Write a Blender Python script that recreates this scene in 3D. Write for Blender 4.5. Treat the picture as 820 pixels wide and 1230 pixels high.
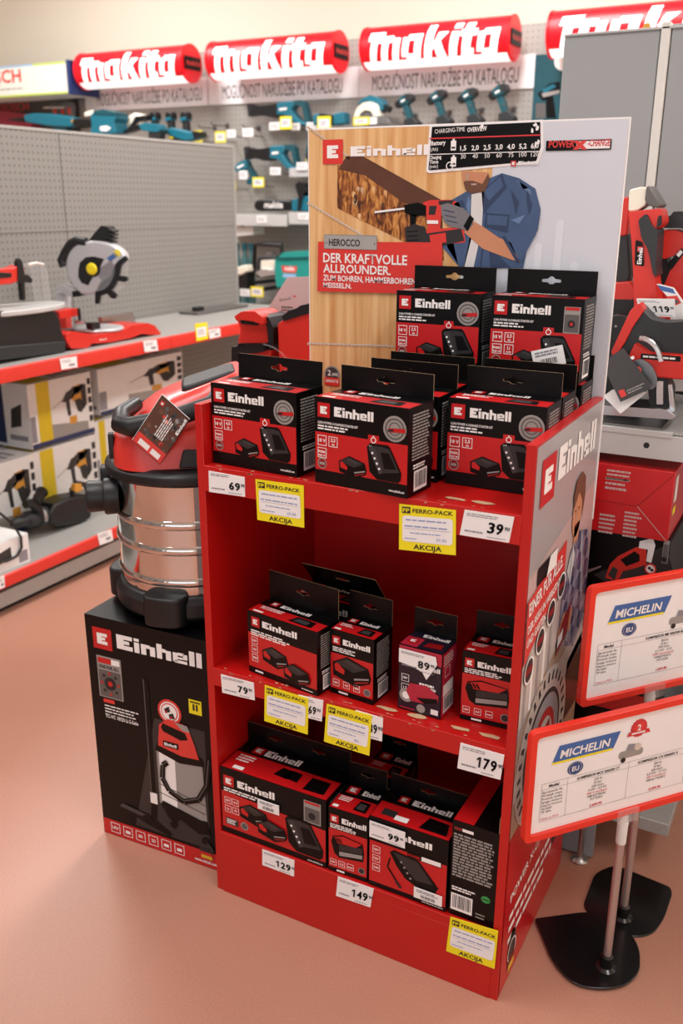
import bpy, bmesh, math, random
from mathutils import Vector, Matrix
from mathutils.geometry import tessellate_polygon
random.seed(7)
for o in list(bpy.data.objects): bpy.data.objects.remove(o)
SC = bpy.context.scene; COL = SC.collection
PI = math.pi

# ------------------------------------------------------------------ camera, world, light, exposure
F, PITCH, ROLL, YAW = 1110.98, 0.3240, 0.0031, -0.4906
CAM = Vector((0.9562, -1.2546, 1.3386))
FW = Vector((math.sin(YAW)*math.cos(PITCH), math.cos(YAW)*math.cos(PITCH), -math.sin(PITCH)))
_rt = Vector((math.cos(YAW), -math.sin(YAW), 0)); _up = _rt.cross(FW)
RT = math.cos(ROLL)*_rt + math.sin(ROLL)*_up; UP = RT.cross(FW)
cam = bpy.data.cameras.new('camera'); co = bpy.data.objects.new('camera', cam); COL.objects.link(co)
m = Matrix.Identity(4)
for i in range(3): m[i][0] = RT[i]; m[i][1] = UP[i]; m[i][2] = -FW[i]; m[i][3] = CAM[i]
co.matrix_world = m
cam.sensor_fit = 'VERTICAL'; cam.sensor_height = 36; cam.sensor_width = 24; cam.lens = F/1230*36
cam.clip_start = 0.02; cam.clip_end = 60
cam.dof.use_dof = True; cam.dof.focus_distance = 1.62; cam.dof.aperture_fstop = 4.2
SC.camera = co
SC.view_settings.view_transform = 'Standard'; SC.view_settings.look = 'None'
SC.view_settings.gamma = 1; SC.view_settings.use_curve_mapping = False
SC.view_settings.exposure = 0.0

w = bpy.data.worlds.new('world'); SC.world = w; w.use_nodes = True
w.node_tree.nodes['Background'].inputs[0].default_value = (0.86, 0.93, 1.0, 1)
w.node_tree.nodes['Background'].inputs[1].default_value = 0.3
def area(name, loc, rot, sx, sy, power, col):
    l = bpy.data.lights.new(name, 'AREA'); l.shape = 'RECTANGLE'; l.size = sx; l.size_y = sy; l.energy = power; l.color = col
    o = bpy.data.objects.new(name, l); COL.objects.link(o); o.location = loc; o.rotation_euler = rot; return o
for k, (lx, ly) in enumerate([(-3.2, 2.3), (-0.6, 2.3), (2.0, 2.3), (-3.2, -0.9), (-0.6, -0.9), (2.0, -0.9)]):
    area('ceiling_lamp', (lx, ly, 3.28), (0, 0, 0), 0.5, 1.5, 84 if ly > 0 else 38, (1.0, 0.995, 0.985))
# daylight from the glazed shop front behind the photographer
area('shop_window_daylight', (1.5, -5.0, 1.7), (math.radians(90), 0, math.radians(12)), 5.0, 2.6, 62, (0.90, 0.95, 1.0))

def at(u, v, x=None, y=None, z=None):
    """point of the place that the photo shows at (u, v), on the plane x=, y= or z="""
    d = FW + RT*((u-410)/F) - UP*((v-615)/F)
    if x is not None: t = (x-CAM.x)/d.x
    elif y is not None: t = (y-CAM.y)/d.y
    else: t = (z-CAM.z)/d.z
    return CAM + d*t
def atp(u, v, P, n):
    d = FW + RT*((u-410)/F) - UP*((v-615)/F); n = Vector(n)
    return CAM + d*((Vector(P)-CAM).dot(n)/d.dot(n))

# ------------------------------------------------------------------ materials
def lin(h):
    h = h.lstrip('#'); r = []
    for i in (0, 2, 4):
        c = int(h[i:i+2], 16)/255; r.append(c/12.92 if c <= .04045 else ((c+.055)/1.055)**2.4)
    return (*r, 1)
MATS = {}
def mat(name, hexc, rough=.5, metal=0., var=.06, scale=30., bump=0., emit=0., coat=0., spec=.5, alpha=1., trans=0.):
    mt = bpy.data.materials.new(name); mt.use_nodes = True; nt = mt.node_tree; b = nt.nodes['Principled BSDF']
    c = lin(hexc); b.inputs['Base Color'].default_value = c
    b.inputs['Roughness'].default_value = rough; b.inputs['Metallic'].default_value = metal
    b.inputs['Specular IOR Level'].default_value = spec
    if coat: b.inputs['Coat Weight'].default_value = coat; b.inputs['Coat Roughness'].default_value = .12
    if trans: b.inputs['Transmission Weight'].default_value = trans
    if alpha < 1: b.inputs['Alpha'].default_value = alpha
    if var or bump:
        tc = nt.nodes.new('ShaderNodeTexCoord'); n = nt.nodes.new('ShaderNodeTexNoise')
        n.inputs['Scale'].default_value = scale; n.inputs['Detail'].default_value = 4
        nt.links.new(tc.outputs['Object'], n.inputs['Vector'])
        if var:
            mx = nt.nodes.new('ShaderNodeMixRGB')
            mx.inputs[1].default_value = tuple(max(0, x*(1-var)) for x in c[:3])+(1,)
            mx.inputs[2].default_value = tuple(min(1, x*(1+var)) for x in c[:3])+(1,)
            nt.links.new(n.outputs['Fac'], mx.inputs[0]); nt.links.new(mx.outputs[0], b.inputs['Base Color'])
        if bump:
            bp = nt.nodes.new('ShaderNodeBump'); bp.inputs['Strength'].default_value = bump; bp.inputs['Distance'].default_value = .002
            nt.links.new(n.outputs['Fac'], bp.inputs['Height']); nt.links.new(bp.outputs[0], b.inputs['Normal'])
    if emit:
        b.inputs['Emission Color'].default_value = c; b.inputs['Emission Strength'].default_value = emit
    MATS[name] = mt; return mt
mat('stand_red', '#be110e', .38, var=.05, scale=8, coat=.15)
mat('carton_red', '#c4161a', .35, coat=.2)
mat('carton_dark_red', '#8e1014', .35)
mat('black_print', '#070607', .36, var=.1, spec=.25)
mat('white_print', '#f4f2f0', .4, var=0)
mat('grey_print', '#9a9692', .45, var=0)
mat('dim_print', '#5e5a58', .45, var=0)
mat('dark_grey_print', '#2c2a2b', .4, var=0)
mat('charcoal_print', '#3d3b3c', .4, var=0)
mat('paper', '#f1f0f0', .6, var=.03)
mat('label_yellow', '#f1e21a', .5, var=.03)
mat('pen_blue', '#8f9cc8', .6, var=0)
mat('ink', '#1d1b20', .5, var=0)
mat('ink_grey', '#8c8a92', .5, var=0)
mat('ink_red', '#d0353a', .5, var=0)
mat('card_fibre', '#c9a783', .8, var=.15, scale=80)
mat('kraft_edge', '#a38a6a', .8)
mat('chrome', '#d8d4d0', .06, metal=1, var=.02)
mat('steel', '#b9babc', .28, metal=1)
mat('alu', '#c4c6c9', .4, metal=.7)
mat('black_plastic', '#0d0e11', .42, var=.1)
mat('rubber', '#18191a', .6, bump=.2)
mat('dark_plastic', '#24272a', .45)
mat('tool_red', '#d12a1e', .36, coat=.1)
mat('vac_red', '#d8352b', .34, coat=.15)
mat('teal', '#146b80', .4)
mat('teal_dark', '#0d4c57', .45)
mat('bag_teal', '#128f86', .7, bump=.4, scale=200)
mat('cream_plastic', '#e9e3d2', .4)
mat('shelf_grey', '#a2a09c', .4, var=.04)
mat('shelf_light', '#bdbdbc', .4, var=.04)
mat('kick_grey', '#8b8a8c', .4)
mat('rail_red', '#e0392f', .4)
mat('board_grey', '#9a9c9d', .55, var=.03, scale=4)
mat('post_white', '#dcdad4', .5)
mat('frame_red', '#e4301f', .3, coat=.2)
mat('base_black', '#0f0f10', .25, var=.1, coat=.2)
mat('pole_metal', '#b9aeaa', .28, metal=.7)
mat('clear_plastic', '#eceaea', .1, alpha=.1, var=0, spec=.3)
mat('michelin_blue', '#3f68a8', .5, var=0)
mat('eu_blue', '#2f4f86', .5, var=0)
mat('yellow_strip', '#dcc01e', .45)
mat('box_white', '#e9e8e6', .5)
mat('box_blue', '#25345e', .5)
mat('drill_grey', '#33312f', .5)
mat('drill_amber', '#d79a38', .5)
mat('saw_silver', '#c9ccd0', .32, metal=.35)
mat('blade', '#8f9396', .35, metal=.9)
mat('hose_red', '#c9271f', .4)
mat('bosch_navy', '#1b2f63', .5)
mat('bosch_panel', '#4d4a44', .6)
mat('bosch_red', '#d8362e', .5)
mat('maroon', '#8a1632', .5)
mat('green_led', '#b9d24c', .5, var=0)
mat('sky_print', '#8fb8e0', .5, var=0)
mat('sign_red', '#dc1020', .35, emit=.3, var=0)
mat('sign_white', '#ffffff', .35, emit=.85, var=0)
mat('light_white', '#e4e0d4', .4, emit=.1, var=0)
mat('banner_white', '#f8f8fa', .5, var=.02)
mat('skin_print', '#c98b68', .45, var=.08, scale=25)
mat('hair_print', '#6b4733', .45, var=.2)
mat('denim_print', '#41597e', .45, var=.22, scale=22)
mat('denim_dark', '#2c3f5f', .45, var=.2, scale=22)
mat('denim_light', '#6480a8', .45, var=.15)
mat('glove_grey', '#77767c', .45, var=.12)
mat('tee_print', '#d9d8d8', .45, var=.05)
mat('timber_dark', '#5b3423', .5, var=.3, scale=26)
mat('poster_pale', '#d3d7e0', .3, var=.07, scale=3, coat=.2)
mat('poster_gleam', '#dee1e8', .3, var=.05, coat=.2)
mat('label_red', '#dc3a33', .35, var=.03, coat=.2)
mat('plate_silver', '#b9b7b4', .35, metal=.3)
mat('panel_grey', '#aaa4a6', .3, var=.06, scale=5, coat=.2)
mat('panel_pink', '#c9aeab', .3, var=.08, scale=6, coat=.2)
mat('panel_sand', '#b99c84', .3, var=.2, scale=12, coat=.2)
mat('panel_light', '#d3c8bf', .3, var=.15, scale=12, coat=.2)
mat('panel_brown', '#6d4a3c', .3, var=.3, scale=12, coat=.2)
mat('green_dot', '#2f9a4a', .5, var=0)
mat('lens_white', '#e8e4d4', .2, var=0)
mat('magenta_print', '#b2263d', .4)
mat('purple_dark', '#1d1426', .4)
mat('glass_teal', '#5f8f92', .15, trans=.5)
mat('foil', '#d9d9dc', .2, metal=.8)
mat('german_gold', '#d8b02c', .5, var=0)
mat('panel_white', '#f2f0ec', .6, var=0, emit=0)

def special():
    # salmon floor with a low polish and fine mottling
    mt = mat('floor_salmon', '#c08a74', .3, var=0, spec=.4); nt = mt.node_tree; b = nt.nodes['Principled BSDF']
    tc = nt.nodes.new('ShaderNodeTexCoord'); n1 = nt.nodes.new('ShaderNodeTexNoise'); n1.inputs['Scale'].default_value = 2.2; n1.inputs['Detail'].default_value = 6
    n2 = nt.nodes.new('ShaderNodeTexNoise'); n2.inputs['Scale'].default_value = 260; n2.inputs['Detail'].default_value = 2
    mx = nt.nodes.new('ShaderNodeMixRGB'); mx.inputs[1].default_value = lin('#b07b66'); mx.inputs[2].default_value = lin('#bf8c77')
    m2 = nt.nodes.new('ShaderNodeMixRGB'); m2.blend_type = 'OVERLAY'; m2.inputs[0].default_value = .18
    for n in (n1, n2): nt.links.new(tc.outputs['Object'], n.inputs['Vector'])
    nt.links.new(n1.outputs['Fac'], mx.inputs[0]); nt.links.new(mx.outputs[0], m2.inputs[1]); nt.links.new(n2.outputs['Fac'], m2.inputs[2])
    nt.links.new(m2.outputs[0], b.inputs['Base Color'])
    rr = nt.nodes.new('ShaderNodeMapRange'); rr.inputs[3].default_value = .32; rr.inputs[4].default_value = .46
    nt.links.new(n1.outputs['Fac'], rr.inputs[0]); nt.links.new(rr.outputs[0], b.inputs['Roughness'])
    # perforated steel panel: round dark holes on a square grid (uses the two in-plane axes)
    def peg(name, hexc, ax, pitch, r, hole):
        mt = mat(name, hexc, .5, var=0); nt = mt.node_tree; b = nt.nodes['Principled BSDF']
        tc = nt.nodes.new('ShaderNodeTexCoord'); s = nt.nodes.new('ShaderNodeSeparateXYZ'); nt.links.new(tc.outputs['Object'], s.inputs[0])
        sq = []
        for a in ax:
            q = nt.nodes.new('ShaderNodeMath'); q.operation = 'DIVIDE'; q.inputs[1].default_value = pitch; nt.links.new(s.outputs[a], q.inputs[0])
            f = nt.nodes.new('ShaderNodeMath'); f.operation = 'FRACT'; nt.links.new(q.outputs[0], f.inputs[0])
            d = nt.nodes.new('ShaderNodeMath'); d.operation = 'SUBTRACT'; d.inputs[1].default_value = .5; nt.links.new(f.outputs[0], d.inputs[0])
            p = nt.nodes.new('ShaderNodeMath'); p.operation = 'POWER'; p.inputs[1].default_value = 2; nt.links.new(d.outputs[0], p.inputs[0]); sq.append(p)
        ad = nt.nodes.new('ShaderNodeMath'); nt.links.new(sq[0].outputs[0], ad.inputs[0]); nt.links.new(sq[1].outputs[0], ad.inputs[1])
        lt = nt.nodes.new('ShaderNodeMath'); lt.operation = 'LESS_THAN'; lt.inputs[1].default_value = r*r; nt.links.new(ad.outputs[0], lt.inputs[0])
        mx = nt.nodes.new('ShaderNodeMixRGB'); mx.inputs[1].default_value = lin(hexc); mx.inputs[2].default_value = lin(hole)
        nt.links.new(lt.outputs[0], mx.inputs[0]); nt.links.new(mx.outputs[0], b.inputs['Base Color'])
    peg('pegboard_side', '#888682', (1, 2), .025, .19, '#6b6761')
    peg('pegboard_back', '#a8a59f', (0, 2), .03, .17, '#8d8982')
    # printed planed timber
    mt = mat('timber_print', '#d9a468', .32, var=0, coat=.2); nt = mt.node_tree; b = nt.nodes['Principled BSDF']
    tc = nt.nodes.new('ShaderNodeTexCoord'); mp = nt.nodes.new('ShaderNodeMapping'); mp.inputs['Scale'].default_value = (1, 1, .05)
    wv = nt.nodes.new('ShaderNodeTexNoise'); wv.inputs['Scale'].default_value = 55; wv.inputs['Detail'].default_value = 5; wv.inputs['Distortion'].default_value = .6
    cr = nt.nodes.new('ShaderNodeValToRGB'); cr.color_ramp.elements[0].color = lin('#cc8f50'); cr.color_ramp.elements[1].color = lin('#edc48c'); cr.color_ramp.elements[0].position = .3; cr.color_ramp.elements[1].position = .65
    nt.links.new(tc.outputs['Object'], mp.inputs[0]); nt.links.new(mp.outputs[0], wv.inputs['Vector']); nt.links.new(wv.outputs['Fac'], cr.inputs[0]); nt.links.new(cr.outputs[0], b.inputs['Base Color'])
    mt = mat('rubble_print', '#9a5724', .4, var=0, coat=.2); nt = mt.node_tree; b = nt.nodes['Principled BSDF']
    tc = nt.nodes.new('ShaderNodeTexCoord'); mp = nt.nodes.new('ShaderNodeMapping'); mp.inputs['Scale'].default_value = (1, 1, .35)
    n = nt.nodes.new('ShaderNodeTexNoise'); n.inputs['Scale'].default_value = 95; n.inputs['Detail'].default_value = 6; n.inputs['Distortion'].default_value = 1.2
    cr = nt.nodes.new('ShaderNodeValToRGB'); cr.color_ramp.elements[0].color = lin('#4a2412'); cr.color_ramp.elements[1].color = lin('#d79a52'); cr.color_ramp.elements[0].position = .36; cr.color_ramp.elements[1].position = .66
    e = cr.color_ramp.elements.new(.5); e.color = lin('#9c5a26')
    nt.links.new(tc.outputs['Object'], mp.inputs[0]); nt.links.new(mp.outputs[0], n.inputs['Vector']); nt.links.new(n.outputs['Fac'], cr.inputs[0]); nt.links.new(cr.outputs[0], b.inputs['Base Color'])
    mt = mat('plaid_print', '#56456e', .35, var=0, coat=.2); nt = mt.node_tree; b = nt.nodes['Principled BSDF']
    tc = nt.nodes.new('ShaderNodeTexCoord'); mp = nt.nodes.new('ShaderNodeMapping'); mp.inputs['Rotation'].default_value = (.5, 0, 0)
    ck = nt.nodes.new('ShaderNodeTexChecker'); ck.inputs['Scale'].default_value = 62; ck.inputs[1].default_value = lin('#4a4a78'); ck.inputs[2].default_value = lin('#8a7f96')
    c2 = nt.nodes.new('ShaderNodeTexChecker'); c2.inputs['Scale'].default_value = 31; c2.inputs[1].default_value = lin('#b8aeb8'); c2.inputs[2].default_value = lin('#3a3048'); mx = nt.nodes.new('ShaderNodeMixRGB'); mx.inputs[0].default_value = .45
    nt.links.new(tc.outputs['Object'], mp.inputs[0])
    for k in (ck, c2): nt.links.new(mp.outputs[0], k.inputs['Vector'])
    nt.links.new(ck.outputs[0], mx.inputs[1]); nt.links.new(c2.outputs[0], mx.inputs[2]); nt.links.new(mx.outputs[0], b.inputs['Base Color'])
    # plaster wall
    mat('wall_cream', '#e8dfce', .85, var=.02, scale=3, bump=.05)
    mat('ceiling_white', '#eeece6', .9, var=.02)
special()

# ------------------------------------------------------------------ mesh builder
TEXT = {}
def text_mesh(s, bold):
    k = (s, bold)
    if k not in TEXT:
        cu = bpy.data.curves.new('t', 'FONT'); cu.body = s; cu.resolution_u = 2; cu.offset = .022 if bold else 0.0; cu.size = 1
        o = bpy.data.objects.new('t', cu); me = o.to_mesh()
        vs = [(v.co.x, v.co.y) for v in me.vertices]; fs = [tuple(p.vertices) for p in me.polygons]
        o.to_mesh_clear(); bpy.data.objects.remove(o); bpy.data.curves.remove(cu)
        x0 = min((v[0] for v in vs), default=0); x1 = max((v[0] for v in vs), default=1)
        TEXT[k] = ([((x-x0)/.70, y/.70) for x, y in vs], fs, (x1-x0)/.70)
    return TEXT[k]
def rnd(pts, r, n=4):
    """round the corners of a 2-D outline; r one number or one per corner"""
    out = []; N = len(pts)
    for i, p in enumerate(pts):
        rr = r[i] if isinstance(r, (list, tuple)) else r
        p = Vector(p); a = Vector(pts[i-1])-p; b = Vector(pts[(i+1) % N])-p
        rr = min(rr, a.length*.48, b.length*.48)
        if rr <= 1e-6: out.append(tuple(p)); continue
        A = p+a.normalized()*rr; B = p+b.normalized()*rr
        for k in range(n+1):
            t = k/n; out.append(tuple((1-t)**2*A+2*t*(1-t)*p+t*t*B))
    return out
class MB:
    def __init__(s): s.V = []; s.Fc = []; s.Mt = []; s.mats = []; s.X = None
    def mi(s, m):
        if m not in s.mats: s.mats.append(m)
        return s.mats.index(m)
    def add(s, vs, fs, m):
        b = len(s.V); i = s.mi(m)
        s.V += [(s.X @ Vector(v)) if s.X else Vector(v) for v in vs]
        for f in fs: s.Fc.append(tuple(b+k for k in f)); s.Mt.append(i)
        return s
    def box(s, x0, x1, y0, y1, z0, z1, m):
        v = [(x, y, z) for x in (x0, x1) for y in (y0, y1) for z in (z0, z1)]
        return s.add(v, [(0, 1, 3, 2), (4, 6, 7, 5), (0, 4, 5, 1), (2, 3, 7, 6), (0, 2, 6, 4), (1, 5, 7, 3)], m)
    def prism(s, pts, O, U, Vv, depth, m, holes=(), mside=None):
        """outline in the (U, V) plane through O, extruded by the vector depth"""
        O, U, Vv, dv = Vector(O), Vector(U), Vector(Vv), Vector(depth)
        loops = [list(pts)]+[list(h) for h in holes]
        flat = [p for l in loops for p in l]; n = len(flat)
        a = [O+U*p[0]+Vv*p[1] for p in flat]; b = [p+dv for p in a]
        if holes:
            tri = tessellate_polygon([[Vector((p[0], p[1], 0)) for p in l] for l in loops])
            cap = [tuple(t) for t in tri]
        else: cap = [tuple(range(n))]
        nrm = U.cross(Vv)
        if holes:
            t = cap[0]; q = [Vector((*flat[k], 0)) for k in t]
            flip = (q[1]-q[0]).cross(q[2]-q[0]).z < 0
        else:
            ar = sum(flat[k-1][0]*flat[k][1]-flat[k][0]*flat[k-1][1] for k in range(n)); flip = ar < 0
        f1 = [c[::-1] if flip else c for c in cap]            # normal along +nrm
        up = dv.dot(nrm) > 0
        fs = [tuple(k+n for k in (c if up else c[::-1])) for c in f1]+[(c[::-1] if up else c) for c in f1]
        s.add(a+b, fs, m)
        base = 0; sf = []
        for l in loops:
            L = len(l)
            for k in range(L): i, j = base+k, base+(k+1) % L; sf.append((i, j, j+n, i+n) if (up != flip) else (j, i, i+n, j+n))
            base += L
        return s.add(a+b, sf, mside or m) if mside else s._share(len(s.V)-2*n, sf, m)
    def _share(s, b, fs, m):
        i = s.mi(m)
        for f in fs: s.Fc.append(tuple(b+k for k in f)); s.Mt.append(i)
        return s
    def tube(s, path, r, m, n=10, flat=1.0, cap=True):
        P = [Vector(p) for p in path]; R = r if isinstance(r, (list, tuple)) else [r]*len(P)
        vs = []; prev = None
        for i, p in enumerate(P):
            t = (P[min(i+1, len(P)-1)]-P[max(i-1, 0)]).normalized()
            if prev is None:
                a = Vector((0, 0, 1)) if abs(t.z) < .9 else Vector((1, 0, 0)); u = t.cross(a).normalized()
            else: u = (prev-t*prev.dot(t)).normalized()
            prev = u; v = t.cross(u)
            for k in range(n):
                an = 2*PI*k/n; vs.append(p+u*math.cos(an)*R[i]*flat+v*math.sin(an)*R[i])
        fs = [(i*n+k, i*n+(k+1) % n, (i+1)*n+(k+1) % n, (i+1)*n+k) for i in range(len(P)-1) for k in range(n)]
        if cap: fs += [tuple(range(n))[::-1], tuple((len(P)-1)*n+k for k in range(n))]
        return s.add(vs, fs, m)
    def lathe(s, prof, m, C=(0, 0, 0), ax=(0, 0, 1), n=32, arc=None):
        ax = Vector(ax).normalized(); a = Vector((1, 0, 0)) if abs(ax.x) < .9 else Vector((0, 1, 0))
        u = (a-ax*a.dot(ax)).normalized(); v = ax.cross(u); C = Vector(C); vs = []
        for r, h in prof:
            for k in range(n): an = 2*PI*k/n; vs.append(C+ax*h+(u*math.cos(an)+v*math.sin(an))*max(r, 1e-5))
        fs = [(i*n+k, i*n+(k+1) % n, (i+1)*n+(k+1) % n, (i+1)*n+k) for i in range(len(prof)-1) for k in range(n)]
        fs += [tuple(range(n))[::-1], tuple((len(prof)-1)*n+k for k in range(n))]
        return s.add(vs, fs, m)
    def ball(s, C, r, m, n=16):
        rx, ry, rz = r if isinstance(r, (tuple, list)) else (r, r, r); C = Vector(C); vs = []; h = n//2
        for i in range(h+1):
            th = PI*i/h
            for k in range(n): an = 2*PI*k/n; vs.append(C+Vector((rx*max(math.sin(th), 1e-3)*math.cos(an), ry*max(math.sin(th), 1e-3)*math.sin(an), -rz*math.cos(th))))
        fs = [(i*n+k, i*n+(k+1) % n, (i+1)*n+(k+1) % n, (i+1)*n+k) for i in range(h) for k in range(n)]
        fs += [tuple(range(n))[::-1], tuple(h*n+k for k in range(n))]
        return s.add(vs, fs, m)
    def loft(s, secs, m):
        n = len(secs[0]); vs = [p for q in secs for p in q]
        fs = [(i*n+k, i*n+(k+1) % n, (i+1)*n+(k+1) % n, (i+1)*n+k) for i in range(len(secs)-1) for k in range(n)]
        fs += [tuple(range(n))[::-1], tuple((len(secs)-1)*n+k for k in range(n))]
        return s.add(vs, fs, m)
    def mesh(s, name, Minv=None, bevel=0):
        me = bpy.data.meshes.new(name)
        vs = [tuple(Minv @ v) for v in s.V] if Minv else [tuple(v) for v in s.V]
        me.from_pydata(vs, [], s.Fc)
        for k in s.mats: me.materials.append(MATS[k])
        me.polygons.foreach_set('material_index', s.Mt)
        me.polygons.foreach_set('use_smooth', [True]*len(s.Fc)); me.update()
        bm = bmesh.new(); bm.from_mesh(me); bmesh.ops.recalc_face_normals(bm, faces=bm.faces[:]); bm.to_mesh(me); bm.free()
        me.set_sharp_from_angle(angle=math.radians(33))
        return me
    def build(s, name, parent=None, bevel=0, seg=2, label=None):
        Mi = TM[parent.name].inverted() if parent is not None and parent.name in TM else None
        o = bpy.data.objects.new(name, s.mesh(name, Mi)); COL.objects.link(o)
        if parent is not None: o.parent = parent; TM[o.name] = TM[parent.name].copy()
        if bevel:
            md = o.modifiers.new('bevel', 'BEVEL'); md.width = bevel; md.segments = seg; md.limit_method = 'ANGLE'; md.angle_limit = math.radians(40); md.use_clamp_overlap = True
        if label: o['label'] = label
        return o
TM = {}
def thing(name, label, cat, loc, rz=0, group=None):
    o = bpy.data.objects.new(name, None); COL.objects.link(o); o.empty_display_size = .05
    o.location = loc; o.rotation_euler = (0, 0, rz)
    TM[o.name] = Matrix.Translation(Vector(loc)) @ Matrix.Rotation(rz, 4, 'Z')
    o['label'] = label; o['category'] = cat
    if group: o['group'] = group
    return o
def tag(o, label, cat, group=None):
    o['label'] = label; o['category'] = cat
    if group: o['group'] = group
    return o
def struct(o): o['kind'] = 'structure'; return o
def local(T, mb): mb.X = TM[T.name]; return mb      # give coordinates in the thing's own frame

class D:
    """flat print on a face: origin, right, up (metres)"""
    def __init__(s, mb, O, U, V):
        s.mb = mb; s.O = Vector(O); s.U = Vector(U).normalized(); s.V = Vector(V).normalized(); s.N = s.U.cross(s.V)
    def pt(s, x, y, l): return s.O+s.U*x+s.V*y+s.N*(.00035*l)
    def poly(s, pts, m, l=1):
        ar = sum(pts[k-1][0]*pts[k][1]-pts[k][0]*pts[k-1][1] for k in range(len(pts)))
        if ar < 0: pts = pts[::-1]
        if len(pts) <= 4: fs = [tuple(range(len(pts)))]
        else: fs = [tuple(t) for t in tessellate_polygon([[Vector((x, y, 0)) for x, y in pts]])]
        s.mb.add([s.pt(x, y, l) for x, y in pts], fs, m)
    def rect(s, x0, y0, x1, y1, m, l=1): s.poly([(x0, y0), (x1, y0), (x1, y1), (x0, y1)], m, l)
    def disc(s, x, y, r, m, l=1, n=20, ry=None): s.poly([(x+r*math.cos(2*PI*k/n), y+(ry or r)*math.sin(2*PI*k/n)) for k in range(n)], m, l)
    def ring(s, x, y, r, t, m, l=1, n=24):
        for k in range(n):
            a, b = 2*PI*k/n, 2*PI*(k+1)/n
            s.poly([(x+r*math.cos(a), y+r*math.sin(a)), (x+r*math.cos(b), y+r*math.sin(b)), (x+(r-t)*math.cos(b), y+(r-t)*math.sin(b)), (x+(r-t)*math.cos(a), y+(r-t)*math.sin(a))], m, l)
    def frame(s, x0, y0, x1, y1, t, m, l=1):
        s.rect(x0, y0, x1, y0+t, m, l); s.rect(x0, y1-t, x1, y1, m, l); s.rect(x0, y0+t, x0+t, y1-t, m, l); s.rect(x1-t, y0+t, x1, y1-t, m, l)
    def line(s, x0, y0, x1, y1, t, m, l=1):
        d = Vector((x1-x0, y1-y0)).normalized(); n = Vector((-d.y, d.x))*t/2
        s.poly([(x0-n.x, y0-n.y), (x1-n.x, y1-n.y), (x1+n.x, y1+n.y), (x0+n.x, y0+n.y)], m, l)
    def text(s, t, x, y, h, m, l=2, bold=False, w=None, al='l', rot=0., shear=0.):
        vs, fs, tw = text_mesh(t, bold); sx = h if w is None else w/tw
        W = tw*sx; ox = {'l': 0, 'c': -W/2, 'r': -W}[al]; c, sn = math.cos(rot), math.sin(rot)
        out = []
        for a, b in vs:
            px, py = ox+a*sx+shear*b*h, b*h; out.append(s.pt(x+px*c-py*sn, y+px*sn+py*c, l))
        s.mb.add(out, fs, m)
    def num(s, t, x, y, h, m, l=2, w=None):
        """heavy price figures"""
        cw = (w or h*.62*len(t))/len(t)
        for k, ch in enumerate(t):
            cx = x+k*cw
            if ch == '1':
                s.rect(cx+cw*.42, y, cx+cw*.70, y+h, m, l); s.poly([(cx+cw*.12, y+h*.62), (cx+cw*.42, y+h*.76), (cx+cw*.42, y+h), (cx+cw*.12, y+h*.82)], m, l)
            else:
                for dx in (0, cw*.05): s.text(ch, cx+cw*.06+dx, y, h, m, l, True, w=cw*.82)
    def scribble(s, x0, y0, x1, y1, rows, m, l=2, fill=.6, rag=.3):
        """rows of print too small to read"""
        rh = (y1-y0)/rows
        for r in range(rows):
            x = x0; e = x1-(x1-x0)*random.random()*rag
            while x < e:
                L = (x1-x0)*(.06+.16*random.random()); xe = min(x+L, e)
                if xe > x: s.rect(x, y1-(r+1)*rh+rh*(1-fill)/2, xe, y1-r*rh-rh*(1-fill)/2, m, l)
                x = xe+(x1-x0)*.025
    def barcode(s, x0, y0, x1, y1, l=2):
        s.rect(x0, y0, x1, y1, 'white_print', l); x = x0+(x1-x0)*.08; rr = random.Random(3)
        while x < x1-(x1-x0)*.1:
            t = (x1-x0)*(.015+.035*rr.random()); s.rect(x, y0+(y1-y0)*.16, x+t, y1-(y1-y0)*.08, 'ink', l+1); x += t+(x1-x0)*(.02+.03*rr.random())
    def quads(s, qs, x, y, h, m, l=2, cut=0):
        for q in qs:
            P = [Vector((a, b)) for a, b in q]; n = cut or 1
            if len(P) != 4 or n == 1: s.poly([(x+p.x*h, y+p.y*h) for p in P], m, l); continue
            for k in range(n):
                t0, t1 = k/n, (k+1)/n
                A = [P[0].lerp(P[3], t0), P[1].lerp(P[2], t0), P[1].lerp(P[2], t1), P[0].lerp(P[3], t1)]
                s.poly([(x+p.x*h, y+p.y*h) for p in A], m, l)
    def einhell(s, x, y, h, m='white_print', l=2, w=None):
        q, W = block_word(); k = 1 if w is None else w/(W*h)
        s.quads([[(a*k, b) for a, b in p] for p in q], x, y, h, m, l)
    def emblem(s, x, y, a, l=2, red='carton_red'):
        s.rect(x, y, x+a, y+a, red, l)
        e = [(0, 0), (.95, 0), (.95, .26), (.5, .26), (.5, .38), (.72, .38), (.72, .62), (.5, .62), (.5, .74), (.95, .74), (.95, 1), (0, 1)]
        for r in rects_E: s.rect(x+a*(.22+r[0]*.55), y+a*(.24+r[1]*.52), x+a*(.22+r[2]*.55), y+a*(.24+r[3]*.52), 'white_print', l+1)
rects_E = [(0, 0, .46, 1), (.46, 0, 1, .3), (.46, .39, .80, .63), (.46, .72, 1, 1)]
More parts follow.
